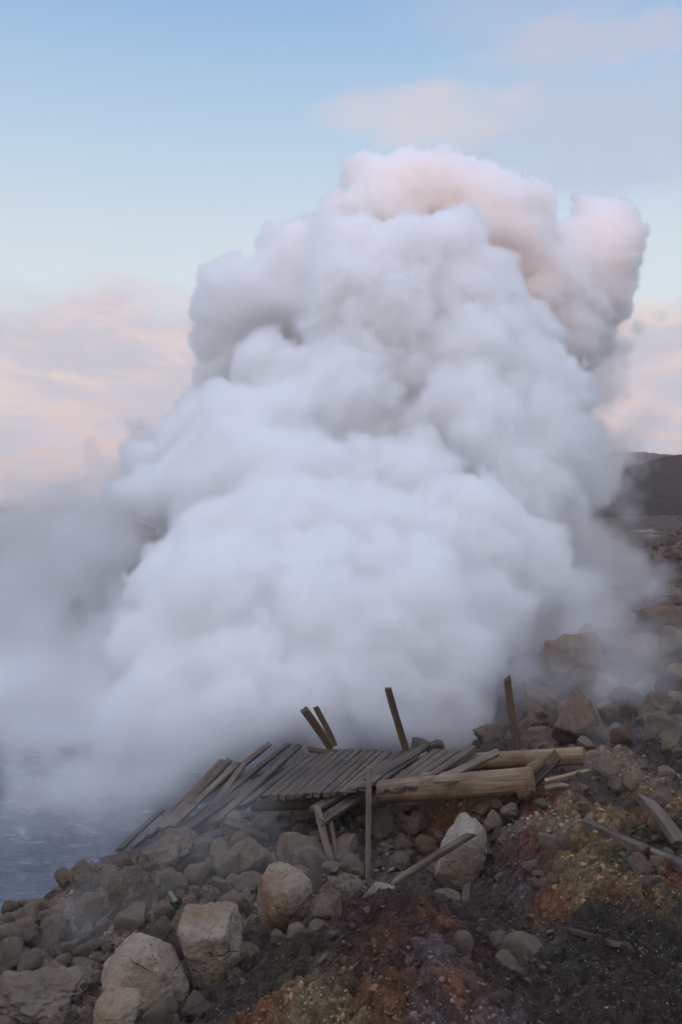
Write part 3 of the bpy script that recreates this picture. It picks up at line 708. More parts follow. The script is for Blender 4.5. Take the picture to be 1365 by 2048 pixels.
scatter(16, (740, 1600, 960, 1790), 8, 24, 'dark stone in the hollow under the front log', 'stones in the hollow under the log', (.2, .6), (0, 0), (0, .9), (0, .3), 8)
scatter(14, (480, 1850, 1080, 2000), 6, 14, 'small stone on the flank of the dark red mound', 'small stones on the red mound', (0, .6), (0, .3), (0, .5), (0, .8), 9)

# --- crumbs nobody could count: one mesh of broken stone, one of gravel
def crumbs(name, n, rfun, sampler, level, palette, seed, flatness=.7, own=0.):
    r = np.random.default_rng(seed)
    tmpl = [rock_verts(level, 900+seed*10+k, planes=9, rough=.08)[0]*np.array([1, 1, flatness]) for k in range(8)]
    f = ICO[level][1]; nv = len(tmpl[0])
    xy = sampler(r, n); n = len(xy)
    z = ground_z(xy[:, 0], xy[:, 1])
    R = rfun(r, n)*xy[:, 1]/F
    V = np.zeros((n, nv, 3)); ang = r.uniform(0, 6.28, n); tl = r.uniform(-.6, .6, (n, 2))
    for k in range(n):
        t = tmpl[k % 8]*R[k]*r.uniform(.7, 1.3, 3)
        c, s = math.cos(ang[k]), math.sin(ang[k])
        q = np.c_[t[:, 0]*c-t[:, 1]*s, t[:, 0]*s+t[:, 1]*c, t[:, 2]]
        q[:, 2] += q[:, 0]*tl[k, 0] + q[:, 1]*tl[k, 1]
        V[k] = q + np.array([xy[k, 0], xy[k, 1], z[k]+R[k]*.2])
    Fc = (f[None] + (np.arange(n)*nv)[:, None, None]).reshape(-1, 3)
    o = mesh_obj(name, V.reshape(-1, 3), Fc, TINT)
    pal = np.array(palette); ci = pal[r.integers(len(pal), size=n)]
    if own: ci = ci*(1-own) + own*soil_colour(xy[:, 0], xy[:, 1], z)*1.15
    ci = ci*r.uniform(.6, 1.3, (n, 1))
    a = o.data.attributes.new('tint', 'FLOAT_COLOR', 'POINT')
    a.data.foreach_set('color', np.repeat(np.c_[ci, np.ones(n)], nv, 0).astype(np.float32).ravel())
    return o
def px_sampler(region, test=None):
    def s(r, n):
        D = np.exp(np.linspace(math.log(2.5), math.log(74), 280)); out = []
        q = np.c_[r.uniform(region[0], region[2], n), r.uniform(region[1], region[3], n)]
        if test is not None: q = q[[test(a, b) for a, b in q]]
        D = D[None]*np.exp(r.uniform(0, math.log(74/2.5)/279, (len(q), 1))); z = EYE - D*(q[:, 1:]-HY)/F; X = D*(q[:, :1]-CX)/F
        g = base_z(X, D); ok = z <= g
        k = ok.argmax(1); good = ok.any(1)
        d = D[np.arange(len(k)), k]; return np.c_[d*(q[:, 0]-CX)/F, d][good]
    return s
bank = lambda a, b: b > 1520+max(0, 700-a)*.35 and not (a > 1120 and b > 1830)
o = crumbs('stone_rubble', 14000, lambda r, n: np.minimum(r.uniform(1.2, 2.6, n)*np.exp(r.normal(0, .6, n)), 8), px_sampler((-20, 1500, 1390, 2070), bank), 2,
           [(.16,.13,.105),(.12,.105,.095),(.22,.19,.16),(.08,.06,.05),(.14,.10,.07),(.24,.215,.19)], 3, .65, .93)
tag(o, 'loose broken stone chips and clods scattered over the banks', 'rubble', kind='stuff')
o = crumbs('slope_rubble', 3200, lambda r, n: np.minimum(r.uniform(1.2, 2.6, n)*np.exp(r.normal(0, .55, n)), 8), px_sampler((1040, 1040, 1400, 1500), lambda a, b: b > 1500-(a-1000)*1.3), 2,
           [(.13,.09,.075),(.16,.075,.055),(.10,.085,.075),(.07,.055,.05),(.2,.16,.13),(.12,.05,.04)], 6, .8, .3)
tag(o, 'broken reddish stones littering the right slope', 'rubble', kind='stuff')
o = crumbs('gravel', 6500, lambda r, n: r.uniform(.7, 1.5, n)*np.exp(r.normal(0, .35, n)), px_sampler((1080, 1815, 1390, 2060), lambda a, b: a > 1090+(b-1815)*.05), 2,
           [(.055,.046,.04),(.08,.066,.055),(.045,.038,.035),(.20,.175,.125),(.065,.048,.035),(.12,.095,.065)], 4)
tag(o, 'fine dark gravel with pale grit', 'gravel', kind='stuff')

# ================================================================== TIMBER
def beam_geo(A, B, w, t, up=Vector((0, 0, 1)), seed=0, bow=.004, ends=.02):
    """plank from A to B (centre of its upper face), w wide, t thick; local frame with X along the grain"""
    r = random.Random(seed)
    A, B = Vector(A), Vector(B); L_ = (B-A).length
    ex = (B-A).normalized(); ey = up.cross(ex)
    if ey.length < 1e-3: ey = Vector((0, 1, 0)).cross(ex)
    ey.normalize(); ez = ex.cross(ey)
    n = max(4, int(L_/.08)); bev = min(w, t)*.13
    prof = [(-w/2+bev, 0), (w/2-bev, 0), (w/2, -bev), (w/2, -t+bev), (w/2-bev, -t), (-w/2+bev, -t), (-w/2, -t+bev), (-w/2, -bev)]
    V = []; Fc = []
    sk0, sk1 = r.uniform(-ends, ends), r.uniform(-ends, ends)
    ph = r.uniform(0, 6.28); tw = r.uniform(-.05, .05)
    for i in range(n+1):
        s = i/n; x = (s-.5)*L_
        b = bow*math.sin(s*3.1+ph); c = bow*math.sin(s*2.3+ph*2)
        for (y, z) in prof:
            dx = (sk0*(1-s)**6 + sk1*s**6)*y/w*2
            if i in (0, n): dx += r.uniform(-.014, .014)
            th = tw*(s-.5); yy = y*math.cos(th)-z*math.sin(th); zz = y*math.sin(th)+z*math.cos(th)
            V.append((x+dx, yy+b+r.uniform(-.0012, .0012), zz+c+r.uniform(-.0012, .0012)))
    k = len(prof)
    for i in range(n):
        for j in range(k):
            Fc.append((i*k+j, (i+1)*k+j, (i+1)*k+(j+1) % k, i*k+(j+1) % k))
    Fc.append(tuple(range(k))); Fc.append(tuple(n*k+j for j in reversed(range(k))))
    M = Matrix((ex, ey, ez)).transposed().to_4x4(); M.translation = (A+B)/2
    return V, Fc, M
def lay(a): return (a[0], a[1], min(a[2], hit_real(a[0], a[1])-.07)) if a[0] < 1400 else a
def plank(name, a, b, w, t=.03, label=None, cat='plank', group=None, mat=None, parent=None, wet=0., up=(0, 0, 1), seed=None, bow=.004):
    A, B = P(*a), P(*b)
    sd = seed if seed is not None else int(a[0]*7+b[1])
    V, Fc, M = beam_geo(A, B, w, t, Vector(up), sd, bow)
    o = mesh_obj(name, V, Fc, mat or WOOD, parent)
    o.matrix_world = M if parent is None else M
    if parent is not None:
        o.matrix_parent_inverse = Matrix.Identity(4); o.matrix_basis = Matrix.Translation(-parent.location) @ M
    o['wet'] = float(wet)
    if label: tag(o, label, cat, group)
    return o
def joined(name, specs, mat, parent, wet=0.):
    """several nailed planks that make one section of deck, one mesh; specs = (A px, B px, w, t)"""
    V = []; Fc = []
    A0, B0 = P(*specs[len(specs)//2][0]), P(*specs[len(specs)//2][1])
    _, _, M0 = beam_geo(A0, B0, .1, .03); Mi = M0.inverted()
    for k, (a, b, w, t) in enumerate(specs):
        v, f, M = beam_geo(P(*a), P(*b), w, t, Vector((0, 0, 1)), 31*k+len(specs), .003)
        off = len(V); T = Mi @ M
        V += [tuple(T @ Vector(q)) for q in v]; Fc += [tuple(i+off for i in q) for q in f]
    o = mesh_obj(name, V, Fc, mat, parent)
    o.matrix_basis = Matrix.Translation(-parent.location) @ M0
    o['wet'] = float(wet)
    return o
def log_geo(name, a, b, r0, r1, mat, parent, seed):
    A, B = P(*a), P(*b); rr = random.Random(seed)
    L_ = (B-A).length; ex = (B-A).normalized(); ey = Vector((0, 0, 1)).cross(ex).normalized(); ez = ex.cross(ey)
    n, k = 50, 28; V = []; Fc = []
    ox = rr.uniform(0, 99)
    pts = []
    for i in range(n+1):
        s = i/n; rad = r0+(r1-r0)*s
        if i in (0, n): rad *= .93
        for j in range(k):
            th = 2*math.pi*j/k
            pts.append((s*L_*1.3+ox, math.cos(th)*1.2, math.sin(th)*1.2))
    nz = fbm(np.array(pts), 4)
    for i in range(n+1):
        s = i/n; rad = r0+(r1-r0)*s
        if i in (0, n): rad *= .93
        for j in range(k):
            th = 2*math.pi*j/k; q = rad*(1+.05*nz[i*k+j])
            V.append(((s-.5)*L_ + (0 if 0 < i < n else (-.004 if i == 0 else .004)), q*math.cos(th), q*math.sin(th)))
    for i in range(n):
        for j in range(k): Fc.append((i*k+j, (i+1)*k+j, (i+1)*k+(j+1) % k, i*k+(j+1) % k))
    Fc.append(tuple(range(k))); Fc.append(tuple(n*k+j for j in reversed(range(k))))
    o = mesh_obj(name, V, Fc, mat, parent); 
    for p in o.data.polygons[:-2]: p.use_smooth = True
    M = Matrix((ex, ey, ez)).transposed().to_4x4(); M.translation = (A+B)/2
    o.matrix_basis = Matrix.Translation(-parent.location) @ M
    # sawn faces with growth rings
    m, nt, bs = new_mat('sawn_end'); t = NT(nt)
    oc = t.obj(); sp = t.n('ShaderNodeSeparateXYZ'); t.l(oc, sp.inputs[0])
    rd = t.math('SQRT', t.math('ADD', t.math('MULTIPLY', sp.outputs[1], sp.outputs[1]), t.math('MULTIPLY', sp.outputs[2], sp.outputs[2])))
    w = t.math('SINE', t.math('ADD', t.math('MULTIPLY', rd, 520.), t.math('MULTIPLY', t.noise(oc, 14.), 9.)))
    t.l(t.mix(t.rng(w, -1, 1), (.24, .135, .07), (.13, .07, .036)), bs.inputs['Base Color']); bs.inputs['Roughness'].default_value = .9
    o.data.materials.append(m); o.data.polygons[-1].material_index = 1; o.data.polygons[-2].material_index = 1
    return o

BW = empty('broken_boardwalk', P(800, 1560, 6.8))
tag(BW, 'collapsed wooden boardwalk of grey planks on two logs at the edge of the hot spring', 'boardwalk')
main = []
for i in range(8):
    main.append(((530+17.2*i, 1592-1.0*i, 6.2), (640+15.6*i, 1499-.3*i, 7.6), .054, .032))
joined('deck', main, WOOD, BW, .25)
sec2 = [((664, 1583, 6.25), (758, 1502, 7.6), .056, .03), ((684, 1582, 6.25), (779, 1500, 7.6), .062, .03), ((705, 1577, 6.25), (800, 1499, 7.6), .062, .03), ((727, 1572, 6.25), (822, 1497, 7.6), .06, .03)]
joined('deck', sec2, WOOD, BW, .35)
sec3 = [((762, 1579, 6.25), (873, 1499, 6.85), .056, .03), ((780, 1578, 6.22), (893, 1498, 6.8), .058, .03), ((800, 1576, 6.2), (914, 1497, 6.8), .06, .03), ((825, 1572, 6.2), (946, 1492, 6.75), .062, .03)]
joined('deck', sec3, WOOD, BW, .1)
lg = log_geo('log', (760, 1584, 6.35), (1066, 1560, 6.05), .078, .088, LOGM, BW, 3); lg['wet'] = 0.; lg['stain'] = .4; lg['label'] = 'front log, tan, with a sawn round end'
lg = log_geo('log', (900, 1526, 6.8), (1168, 1511, 6.45), .060, .063, LOGM, BW, 4); lg['wet'] = .1; lg['stain'] = 1.; lg['label'] = 'back log stained reddish at its right end'
lg = log_geo('log', (505, 1610, 6.5), (770, 1600, 6.4), .045, .05, WOOD, BW, 5); lg['wet'] = .5
def post(a, b, w, label, wet=.2, t=None, mat=None):
    o = plank('post', a, b, w, t or w, mat=mat or WOODB, parent=BW, wet=wet, up=(0, -1, 0.05)); o['label'] = label
post((662, 1498, 7.6), (611, 1423, 7.5), .062, 'leaning railing post at the left end of the deck')
post((814, 1502, 7.5), (777, 1380, 7.5), .058, 'tallest leaning railing post')
post((1035, 1500, 7.7), (1017, 1358, 7.7), .058, 'thin upright railing post behind the back log')

LP = [ # loose planks: a, b, width, thickness, wet, material, label
 ((875, 1559, 6.2), (998, 1501, 6.5), .062, .028, 0, WOOD, 'pale plank lying diagonally across both logs'),
 ((842, 1551, 6.35), (982, 1542, 6.45), .05, .03, 0, WOOD, 'level plank resting behind the front log under the diagonal pale one'),
 ((868, 1558, 6.05), (992, 1546, 6.3), .045, .022, 0, WOOD, 'thin level plank crossing under the lower end of the diagonal pale one'),
 ((950, 1628, 6.15), (1080, 1516, 6.22), .085, .03, 0, WOODB, 'brown plank poking steeply up behind the front log, the shorter of two'),
 ((980, 1648, 6.05), (1115, 1507, 6.27), .085, .03, 0, WOODB, 'brown plank poking steeply up behind the front log, the longer of two'),
 ((1088, 1561, 6.1), (1182, 1537, 6.4), .035, .03, 0, LOGM, 'thin orange stick lying beyond the log ends'),
 ((1092, 1576, 6.0), (1132, 1567, 6.1), .04, .03, 0, LOGM, 'short orange stick below the thin orange one'),
 ((1180, 1640, hit_real(1180, 1640)-.10), (1385, 1727, hit_real(1385, 1727)-.16), .06, .05, .1, WOOD, 'long dark plank sloping down the ochre bank to the right edge'),
 ((1292, 1590, hit_real(1360, 1683)+.15), (1362, 1684, hit_real(1360, 1683)-.12), .07, .045, 0, WOOD, 'short thick plank lying on the bank above the long dark one'),
 ((782, 1768, 5.15), (940, 1664, 5.1), .045, .03, 0, WOOD, 'thin plank leaning up against the pale pointed boulder'),
 ((630, 1614, 6.1), (770, 1529, 6.9), .06, .035, .5, WOOD, 'dark broken plank fallen at a slant from the gap in the deck'),
 ((640, 1640, 6.0), (762, 1556, 6.6), .075, .035, .2, WOOD, 'wide broken plank below the dark slanting one in the deck gap'),
 ((735, 1560, 6.5), (850, 1492, 7.4), .06, .03, .6, WOOD, 'dark plank tilted on edge beside the middle post'),
 ((750, 1572, 6.45), (835, 1510, 7.2), .05, .03, .3, WOOD, 'narrow sunken plank in the gap between the deck sections'),
 ((648, 1592, 6.35), (765, 1506, 7.55), .05, .03, .8, WOOD, 'nearly black plank sunk between the first and second deck sections'),
 ((482, 1611, 6.3), (612, 1510, 7.55), .06, .035, .3, WOOD, 'tilted plank at the left end of the attached deck'),
 ((432, 1641, 6.7), (570, 1512, 7.9), .07, .035, .4, WOOD, 'long plank sliding down left of the deck'),
 ((358, 1668, 7.0), (520, 1555, 8.0), .07, .03, .4, WOOD, 'steaming plank left of the long sliding one'),
 ((330, 1680, 7.2), (470, 1576, 8.2), .06, .03, .5, WOOD, 'hazy plank running down toward the grey crusted boulder'),
 ((240, 1697, 7.5), (325, 1616, 8.4), .06, .03, .6, WOOD, 'leftmost plank slanting into the foaming pool'),
 ((266, 1692, 7.5), (338, 1630, 8.3), .055, .03, .6, WOOD, 'second plank from the left slanting into the pool'),
 ((300, 1670, 7.5), (345, 1625, 8.2), .05, .03, .6, WOOD, 'short plank among those slanting into the pool'),
 ((300, 1665, 7.5), (441, 1519, 8.8), .05, .03, .3, WOOD, 'hazy plank end rising leftmost out of the steam'),
 ((322, 1655, 7.4), (459, 1518, 8.7), .07, .03, .3, WOOD, 'broad hazy plank end next to the leftmost rising one'),
 ((345, 1650, 7.3), (476, 1523, 8.3), .07, .03, .3, WOOD, 'short broad brown plank end rising in the steam'),
 ((378, 1672, 7.1), (490, 1524, 8.3), .055, .03, .3, WOOD, 'brown plank end overlapping the short broad one'),
 ((385, 1605, 7.6), (539, 1485, 9.0), .06, .03, .4, WOOD, 'ragged plank end fading into the steam, topmost on the left'),
 ((405, 1632, 7.3), (574, 1485, 8.9), .06, .03, .4, WOOD, 'ragged plank end fading into the steam in the middle of three'),
 ((425, 1648, 7.1), (597, 1486, 8.7), .06, .03, .4, WOOD, 'ragged plank end fading into the steam nearest the deck'),
 ((470, 1610, 7.1), (596, 1512, 8.2), .05, .03, .4, WOOD, 'stubby plank end just left of the deck'),
 ((200, 1722, 7.3), (335, 1688, 7.4), .09, .06, .5, WOOD, 'thick beam lying level at the edge of the pool'),
 ((352, 1690, 6.9), (455, 1660, 7.0), .07, .04, .4, WOOD, 'level plank above the grey crusted boulder'),
 ((372, 1700, 6.8), (456, 1672, 6.9), .06, .04, .4, WOOD, 'lower level plank above the grey crusted boulder'),
 ((449, 1640, 6.6), (540, 1677, 6.3), .05, .035, .1, WOOD, 'short plank crossing downward to the right below the deck'),
 ((460, 1640, 6.7), (498, 1628, 6.9), .04, .03, .1, WOOD, 'stub of plank behind the short crossing one'),
 ((618, 1496, 7.5), (668, 1502, 7.5), .05, .03, .2, WOODB, 'short board lying at the foot of the left railing post'),
 ((632, 1614, 6.05), (674, 1748, 5.85), .046, .03, .1, WOOD, 'thicker of two stakes leaning in the hollow'),
 ((660, 1624, 6.1), (679, 1742, 5.9), .028, .028, 0, WOODB, 'thinner of two stakes leaning in the hollow'),
 ((737, 1537, 5.75), (738, 1768, 5.65), .034, .034, 0, WOOD, 'thin upright stake standing in front of the deck gap'),
 ((633, 1416, 8.3), (668, 1490, 8.3), .05, .04, .2, WOODB, 'ghostly leaning post fading in the steam behind the left railing post'),
 ((930, 1812, hit_real(932, 1806)), (938, 1770, hit_real(932, 1806)+.05), .035, .03, 0, WOOD, 'short board stub sticking up behind the red mound'),
 ((1150, 1852, hit_real(1150, 1852)-.02), (1232, 1886, hit_real(1232, 1886)-.01), .06, .02, .6, WOODB, 'flat red brown board half buried in the gravel'),
]
rl = random.Random(4)
for a, b, w, t, wet, mt, lab in LP:
    steep = abs(b[1]-a[1]) > 1.6*abs(b[0]-a[0])
    stake = 'stake' in lab or 'post' in lab
    o = plank('stake' if stake else ('stick' if 'stick' in lab else 'plank'), a, b, w, t, lab, 'stake' if stake else ('stick' if 'stick' in lab else 'plank'),
              'loose boards of the broken walkway', mt, None, wet, (0, -1, .05) if steep else (rl.uniform(-.3, .3), -.25+rl.uniform(-.25, .25), 1), None, rl.uniform(.003, .014))

# ---- green bottle in the rubble
def bottle():
    d = hit(346, 1800)-.22; A = P(339, 1784, d); B = P(352, 1804, d-.03)
    ex = (B-A).normalized(); s = .2
    def lathe(prof, k=20):
        V = []; Fc = []
        for (x, r) in prof:
            for j in range(k): V.append((x, r*math.cos(6.2832*j/k), r*math.sin(6.2832*j/k)))
        for i in range(len(prof)-1):
            for j in range(k): Fc.append((i*k+j, (i+1)*k+j, (i+1)*k+(j+1) % k, i*k+(j+1) % k))
        Fc.append(tuple(range(k))); Fc.append(tuple((len(prof)-1)*k+j for j in reversed(range(k))))
        return V, Fc
    root = empty('bottle', A)
    q = ex.to_track_quat('X', 'Z'); root.scale = (.8,)*3; root.rotation_mode = 'QUATERNION'; root.rotation_quaternion = q
    tag(root, 'small green plastic bottle lying on misty stones', 'bottle')
    V, Fc = lathe([(0, .012), (.003, .019), (.01, .021), (.02, .020), (.024, .021), (.05, .021), (.06, .019), (.066, .020)])
    o = mesh_obj('body', V, Fc, mat_simple('bottle_green', (.10, .14, .10), .3), root, True)
    V, Fc = lathe([(.066, .0205), (.07, .022), (.082, .021), (.088, .014), (.09, .006)])
    o = mesh_obj('cap', V, Fc, mat_simple('cap_yellow_green', (.20, .24, .07), .45), root, True)
bottle()

# ---- far houses on the left skyline
hm = mat_simple('house_render', (.62, .58, .55), .8, .1); hr = mat_simple('house_roof', (.16, .10, .09), .8)
for k in range(9):
    d = 1500+60*(k % 3); px = 2+k*6.2+2*(k % 2); w, h = 5+3*(k % 3), 3.5+1.2*(k % 2); x = d*(px-CX)/F
    V = [(-w, -4, 0), (w, -4, 0), (w, 4, 0), (-w, 4, 0), (-w, -4, h), (w, -4, h), (w, 4, h), (-w, 4, h), (-w, 0, h+2.4), (w, 0, h+2.4)]
    o = mesh_obj('house', V, [(0, 1, 5, 4), (1, 2, 6, 5), (2, 3, 7, 6), (3, 0, 4, 7), (5, 6, 9), (7, 4, 8), (4, 5, 9, 8), (6, 7, 8, 9)], hm)
    o.data.materials.append(hr)
    for p in o.data.polygons[-2:]: p.material_index = 1
    o.location = (x, d, -1.9)
    tag(o, 'tiny pale house in the row on the far left horizon', 'house', 'houses on the horizon')

# ================================================================== STEAM
def interp_mat(n, m, r_off=0.):
    """smooth interpolation of m lattice values onto n samples (quadratic B-spline)"""
    x = np.linspace(0, m-2.001, n); i = np.floor(x).astype(int); f = x-i
    Wm = np.zeros((n, m), np.float32); k = np.arange(n)
    w0 = .5*(1-f)**2; w1 = .5+f*(1-f); w2 = .5*f**2
    Wm[k, i] += w0; Wm[k, np.minimum(i+1, m-1)] += w1; Wm[k, np.minimum(i+2, m-1)] += w2
    return Wm
def field(shape, ext, cell, r):
    m = [max(3, int(e/cell)+3) for e in ext]
    lat = r.normal(size=m).astype(np.float32)
    a = np.tensordot(interp_mat(shape[0], m[0]), lat, (1, 0))
    a = np.einsum('bj,ajc->abc', interp_mat(shape[1], m[1]), a, optimize=True)
    a = np.einsum('ck,abk->abc', interp_mat(shape[2], m[2]), a, optimize=True)
    return a*2.0

def volume_object(name, grid, lo, hi, density, aniso, colour, label):
    nx, ny, nz = grid.shape
    me = bpy.data.meshes.new(name+'_samples'); me.vertices.add(grid.size)
    a = me.attributes.new('d', 'FLOAT', 'POINT'); a.data.foreach_set('value', np.ascontiguousarray(grid, np.float32).ravel())
    dat = bpy.data.objects.new(name+'_samples', me)
    mat = bpy.data.materials.new(name); mat.use_nodes = True; nt = mat.node_tree; nt.nodes.clear()
    o = nt.nodes.new('ShaderNodeOutputMaterial'); p = nt.nodes.new('ShaderNodeVolumePrincipled'); nt.links.new(p.outputs[0], o.inputs['Volume'])
    p.inputs['Density'].default_value = density; p.inputs['Color'].default_value = colour+(1,); p.inputs['Anisotropy'].default_value = aniso
    ob = bpy.data.objects.new(name, bpy.data.volumes.new(name)); COL.objects.link(ob); ob.data.materials.append(mat)
    ng = bpy.data.node_groups.new(name, 'GeometryNodeTree'); ng.interface.new_socket('Geometry', in_out='OUTPUT', socket_type='NodeSocketGeometry')
    N = ng.nodes.new; Lk = ng.links.new
    out = N('NodeGroupOutput'); vc = N('GeometryNodeVolumeCube'); oi = N('GeometryNodeObjectInfo'); oi.inputs['Object'].default_value = dat
    vc.inputs['Min'].default_value = lo; vc.inputs['Max'].default_value = hi
    for k, v in zip('XYZ', grid.shape): vc.inputs['Resolution '+k].default_value = v
    si = N('GeometryNodeSampleIndex'); si.data_type = 'FLOAT'; si.domain = 'POINT'
    na = N('GeometryNodeInputNamedAttribute'); na.data_type = 'FLOAT'; na.inputs['Name'].default_value = 'd'
    Lk(oi.outputs['Geometry'], si.inputs['Geometry']); Lk(na.outputs['Attribute'], si.inputs['Value'])
    v = N('GeometryNodeInputPosition').outputs[0]
    for op, c in (('SUBTRACT', lo), ('MULTIPLY', tuple((n-1)/(h-l) for n, h, l in zip(grid.shape, hi, lo))), ('ADD', (.5,)*3)):
        m = N('ShaderNodeVectorMath'); m.operation = op; Lk(v, m.inputs[0]); m.inputs[1].default_value = c; v = m.outputs[0]
    m = N('ShaderNodeVectorMath'); m.operation = 'FLOOR'; Lk(v, m.inputs[0])
    # integer index, summed in integer maths so that big grids stay exact
    sp = N('ShaderNodeSeparateXYZ'); Lk(m.outputs[0], sp.inputs[0])
    def im(op, a_, b_):
        q = N('FunctionNodeIntegerMath'); q.operation = op
        for s_, x in zip(q.inputs, (a_, b_)):
            if isinstance(x, int): s_.default_value = x
            else: Lk(x, s_)
        return q.outputs[0]
    ix = im('MULTIPLY', sp.outputs[0], ny*nz); iy = im('MULTIPLY', sp.outputs[1], nz)
    Lk(im('ADD', im('ADD', ix, iy), sp.outputs[2]), si.inputs['Index'])
    Lk(si.outputs['Value'], vc.inputs['Density'])
    sm = N('GeometryNodeSetMaterial'); sm.inputs['Material'].default_value = mat
    Lk(vc.outputs[0], sm.inputs[0]); Lk(sm.outputs[0], out.inputs[0])
    md = ob.modifiers.new('steam', 'NODES'); md.node_group = ng
    tag(ob, label, 'steam', kind='stuff')
    return ob

# puffs: px, py, radius px, depth, density
PUFFS = [(330,1300,90,10.8,1),(350,1420,110,10.2,1),(300,1500,70,9.9,.6),(480,1400,150,10.3,1),(620,1380,140,10.3,1),(760,1370,140,10.5,1),(850,1330,125,10.8,1),(880,1420,80,10.3,1),(910,1380,60,10.6,.8),
 (330,1190,80,11.5,1),(420,1150,120,12,1),(560,1100,150,12,1),(700,1090,140,12,1),(830,1080,120,12.3,1),(950,1050,100,12.5,1),(1020,1100,100,13,.8),(950,1190,110,12,1),(1060,1220,90,12.5,.5),(620,1230,160,11,1),(480,1250,150,11,1),(780,1230,150,11.2,1),(900,1250,100,11.5,1),
 (250,1130,60,13,.5),(265,1200,60,12.5,.6),(235,1010,70,16,.35),(245,1300,80,11.5,.6),(100,1040,90,17,.28),(20,1060,90,20,.22),(200,1090,80,15,.5),(160,1190,100,13,.5),(60,1200,110,14,.3),(1215,760,55,17,.4),(1205,890,50,16,.45),(390,800,50,17,.5),(300,870,45,16,.5),(1240,930,60,25,.12),(1290,940,40,25,.06),(1150,1200,70,12.5,.4),(1200,1230,60,12,.16),(1240,1000,50,15,.12),(1225,1080,60,14.5,.15),(1250,910,40,17,.12),(1220,1150,70,13.5,.16),(1225,850,50,17,.2),(1180,930,50,16,.4),
 (100,1260,150,13,.4),(190,1130,110,14,.35),(200,1360,120,11.5,.6),(60,1390,140,11.5,.5),(110,1090,90,16,.26),(30,1180,120,18,.22),(120,1020,50,22,.07),(40,1100,80,22,.09),(220,1060,60,16,.12),(0,1290,110,15,.08),
 (1200,1100,70,14,.05),(1140,1010,70,15,.3),(1200,980,45,17,.1),(1140,940,60,16,.3),
 (1100,1010,90,14.5,.8),(1180,1060,60,14.5,.4),(1040,1000,80,14,1),(1150,950,70,16,.6),(1180,1130,70,13.5,.3),(1120,1180,80,13,.5),(1130,1130,70,14,.25),(1150,1220,55,13,.2),(1190,1050,50,15,.12),
 (320,1000,60,15,1),(320,930,55,16,1),(400,880,70,16,1),(480,880,90,15,1),(500,960,110,14,1),(400,980,90,14.5,1),(420,1050,90,13.5,1),
 (560,980,110,13,1),(700,980,100,13.2,1),(830,970,100,13.2,1),(620,800,110,16,1),(760,780,150,16,1),(900,750,140,16,1),(1000,800,120,16,1),(1100,800,90,16.5,1),(1080,920,110,15,.8),(960,900,110,14.5,1),(1160,830,55,16.5,.4),
 (530,740,60,16.5,1),(690,620,115,17,1),(830,560,125,17,1),(860,510,80,17,1),(930,640,110,17,1),(730,510,75,17.5,1),(1000,680,85,17.5,1),(1060,700,70,17.5,1),(650,560,60,17.5,1),(760,660,140,16.6,1),(880,860,150,15.5,1),(700,860,140,15.5,1),(560,860,100,15.5,1),
 (450,600,54,20,1),(438,685,44,20,1),(445,755,42,19.5,1),(450,820,45,18,1),(410,720,28,20,.5),(405,640,26,20,.5),(500,640,75,20,1),(570,540,48,20,1),(600,530,60,20,1),(490,720,70,20,1),(560,640,90,20,1),
 (745,360,50,23,.7),(800,410,90,23,.9),(900,410,78,23,1),(1000,430,80,23,1),(1050,440,62,23,1),(960,540,130,23,1),(1070,600,110,23,1),(700,450,60,22,1),(640,520,60,22,1),(1110,690,90,23,.9),(760,450,80,22.5,1),
 (1110,520,70,23.6,1),(1130,600,85,23.4,1),(1120,470,38,23.8,.7),(1180,450,55,24,.8),(1228,480,44,24,.8),(1195,520,70,24,.9),(1180,590,75,24,.9),(1150,670,75,24,.8),(1262,555,26,24,.5),
 (1290,650,28,24,.2),(1335,635,20,24,.15),(1230,700,40,24,.22),(1200,760,55,23,.25),(1260,860,45,22,.07),(1180,700,60,23.5,.4)]
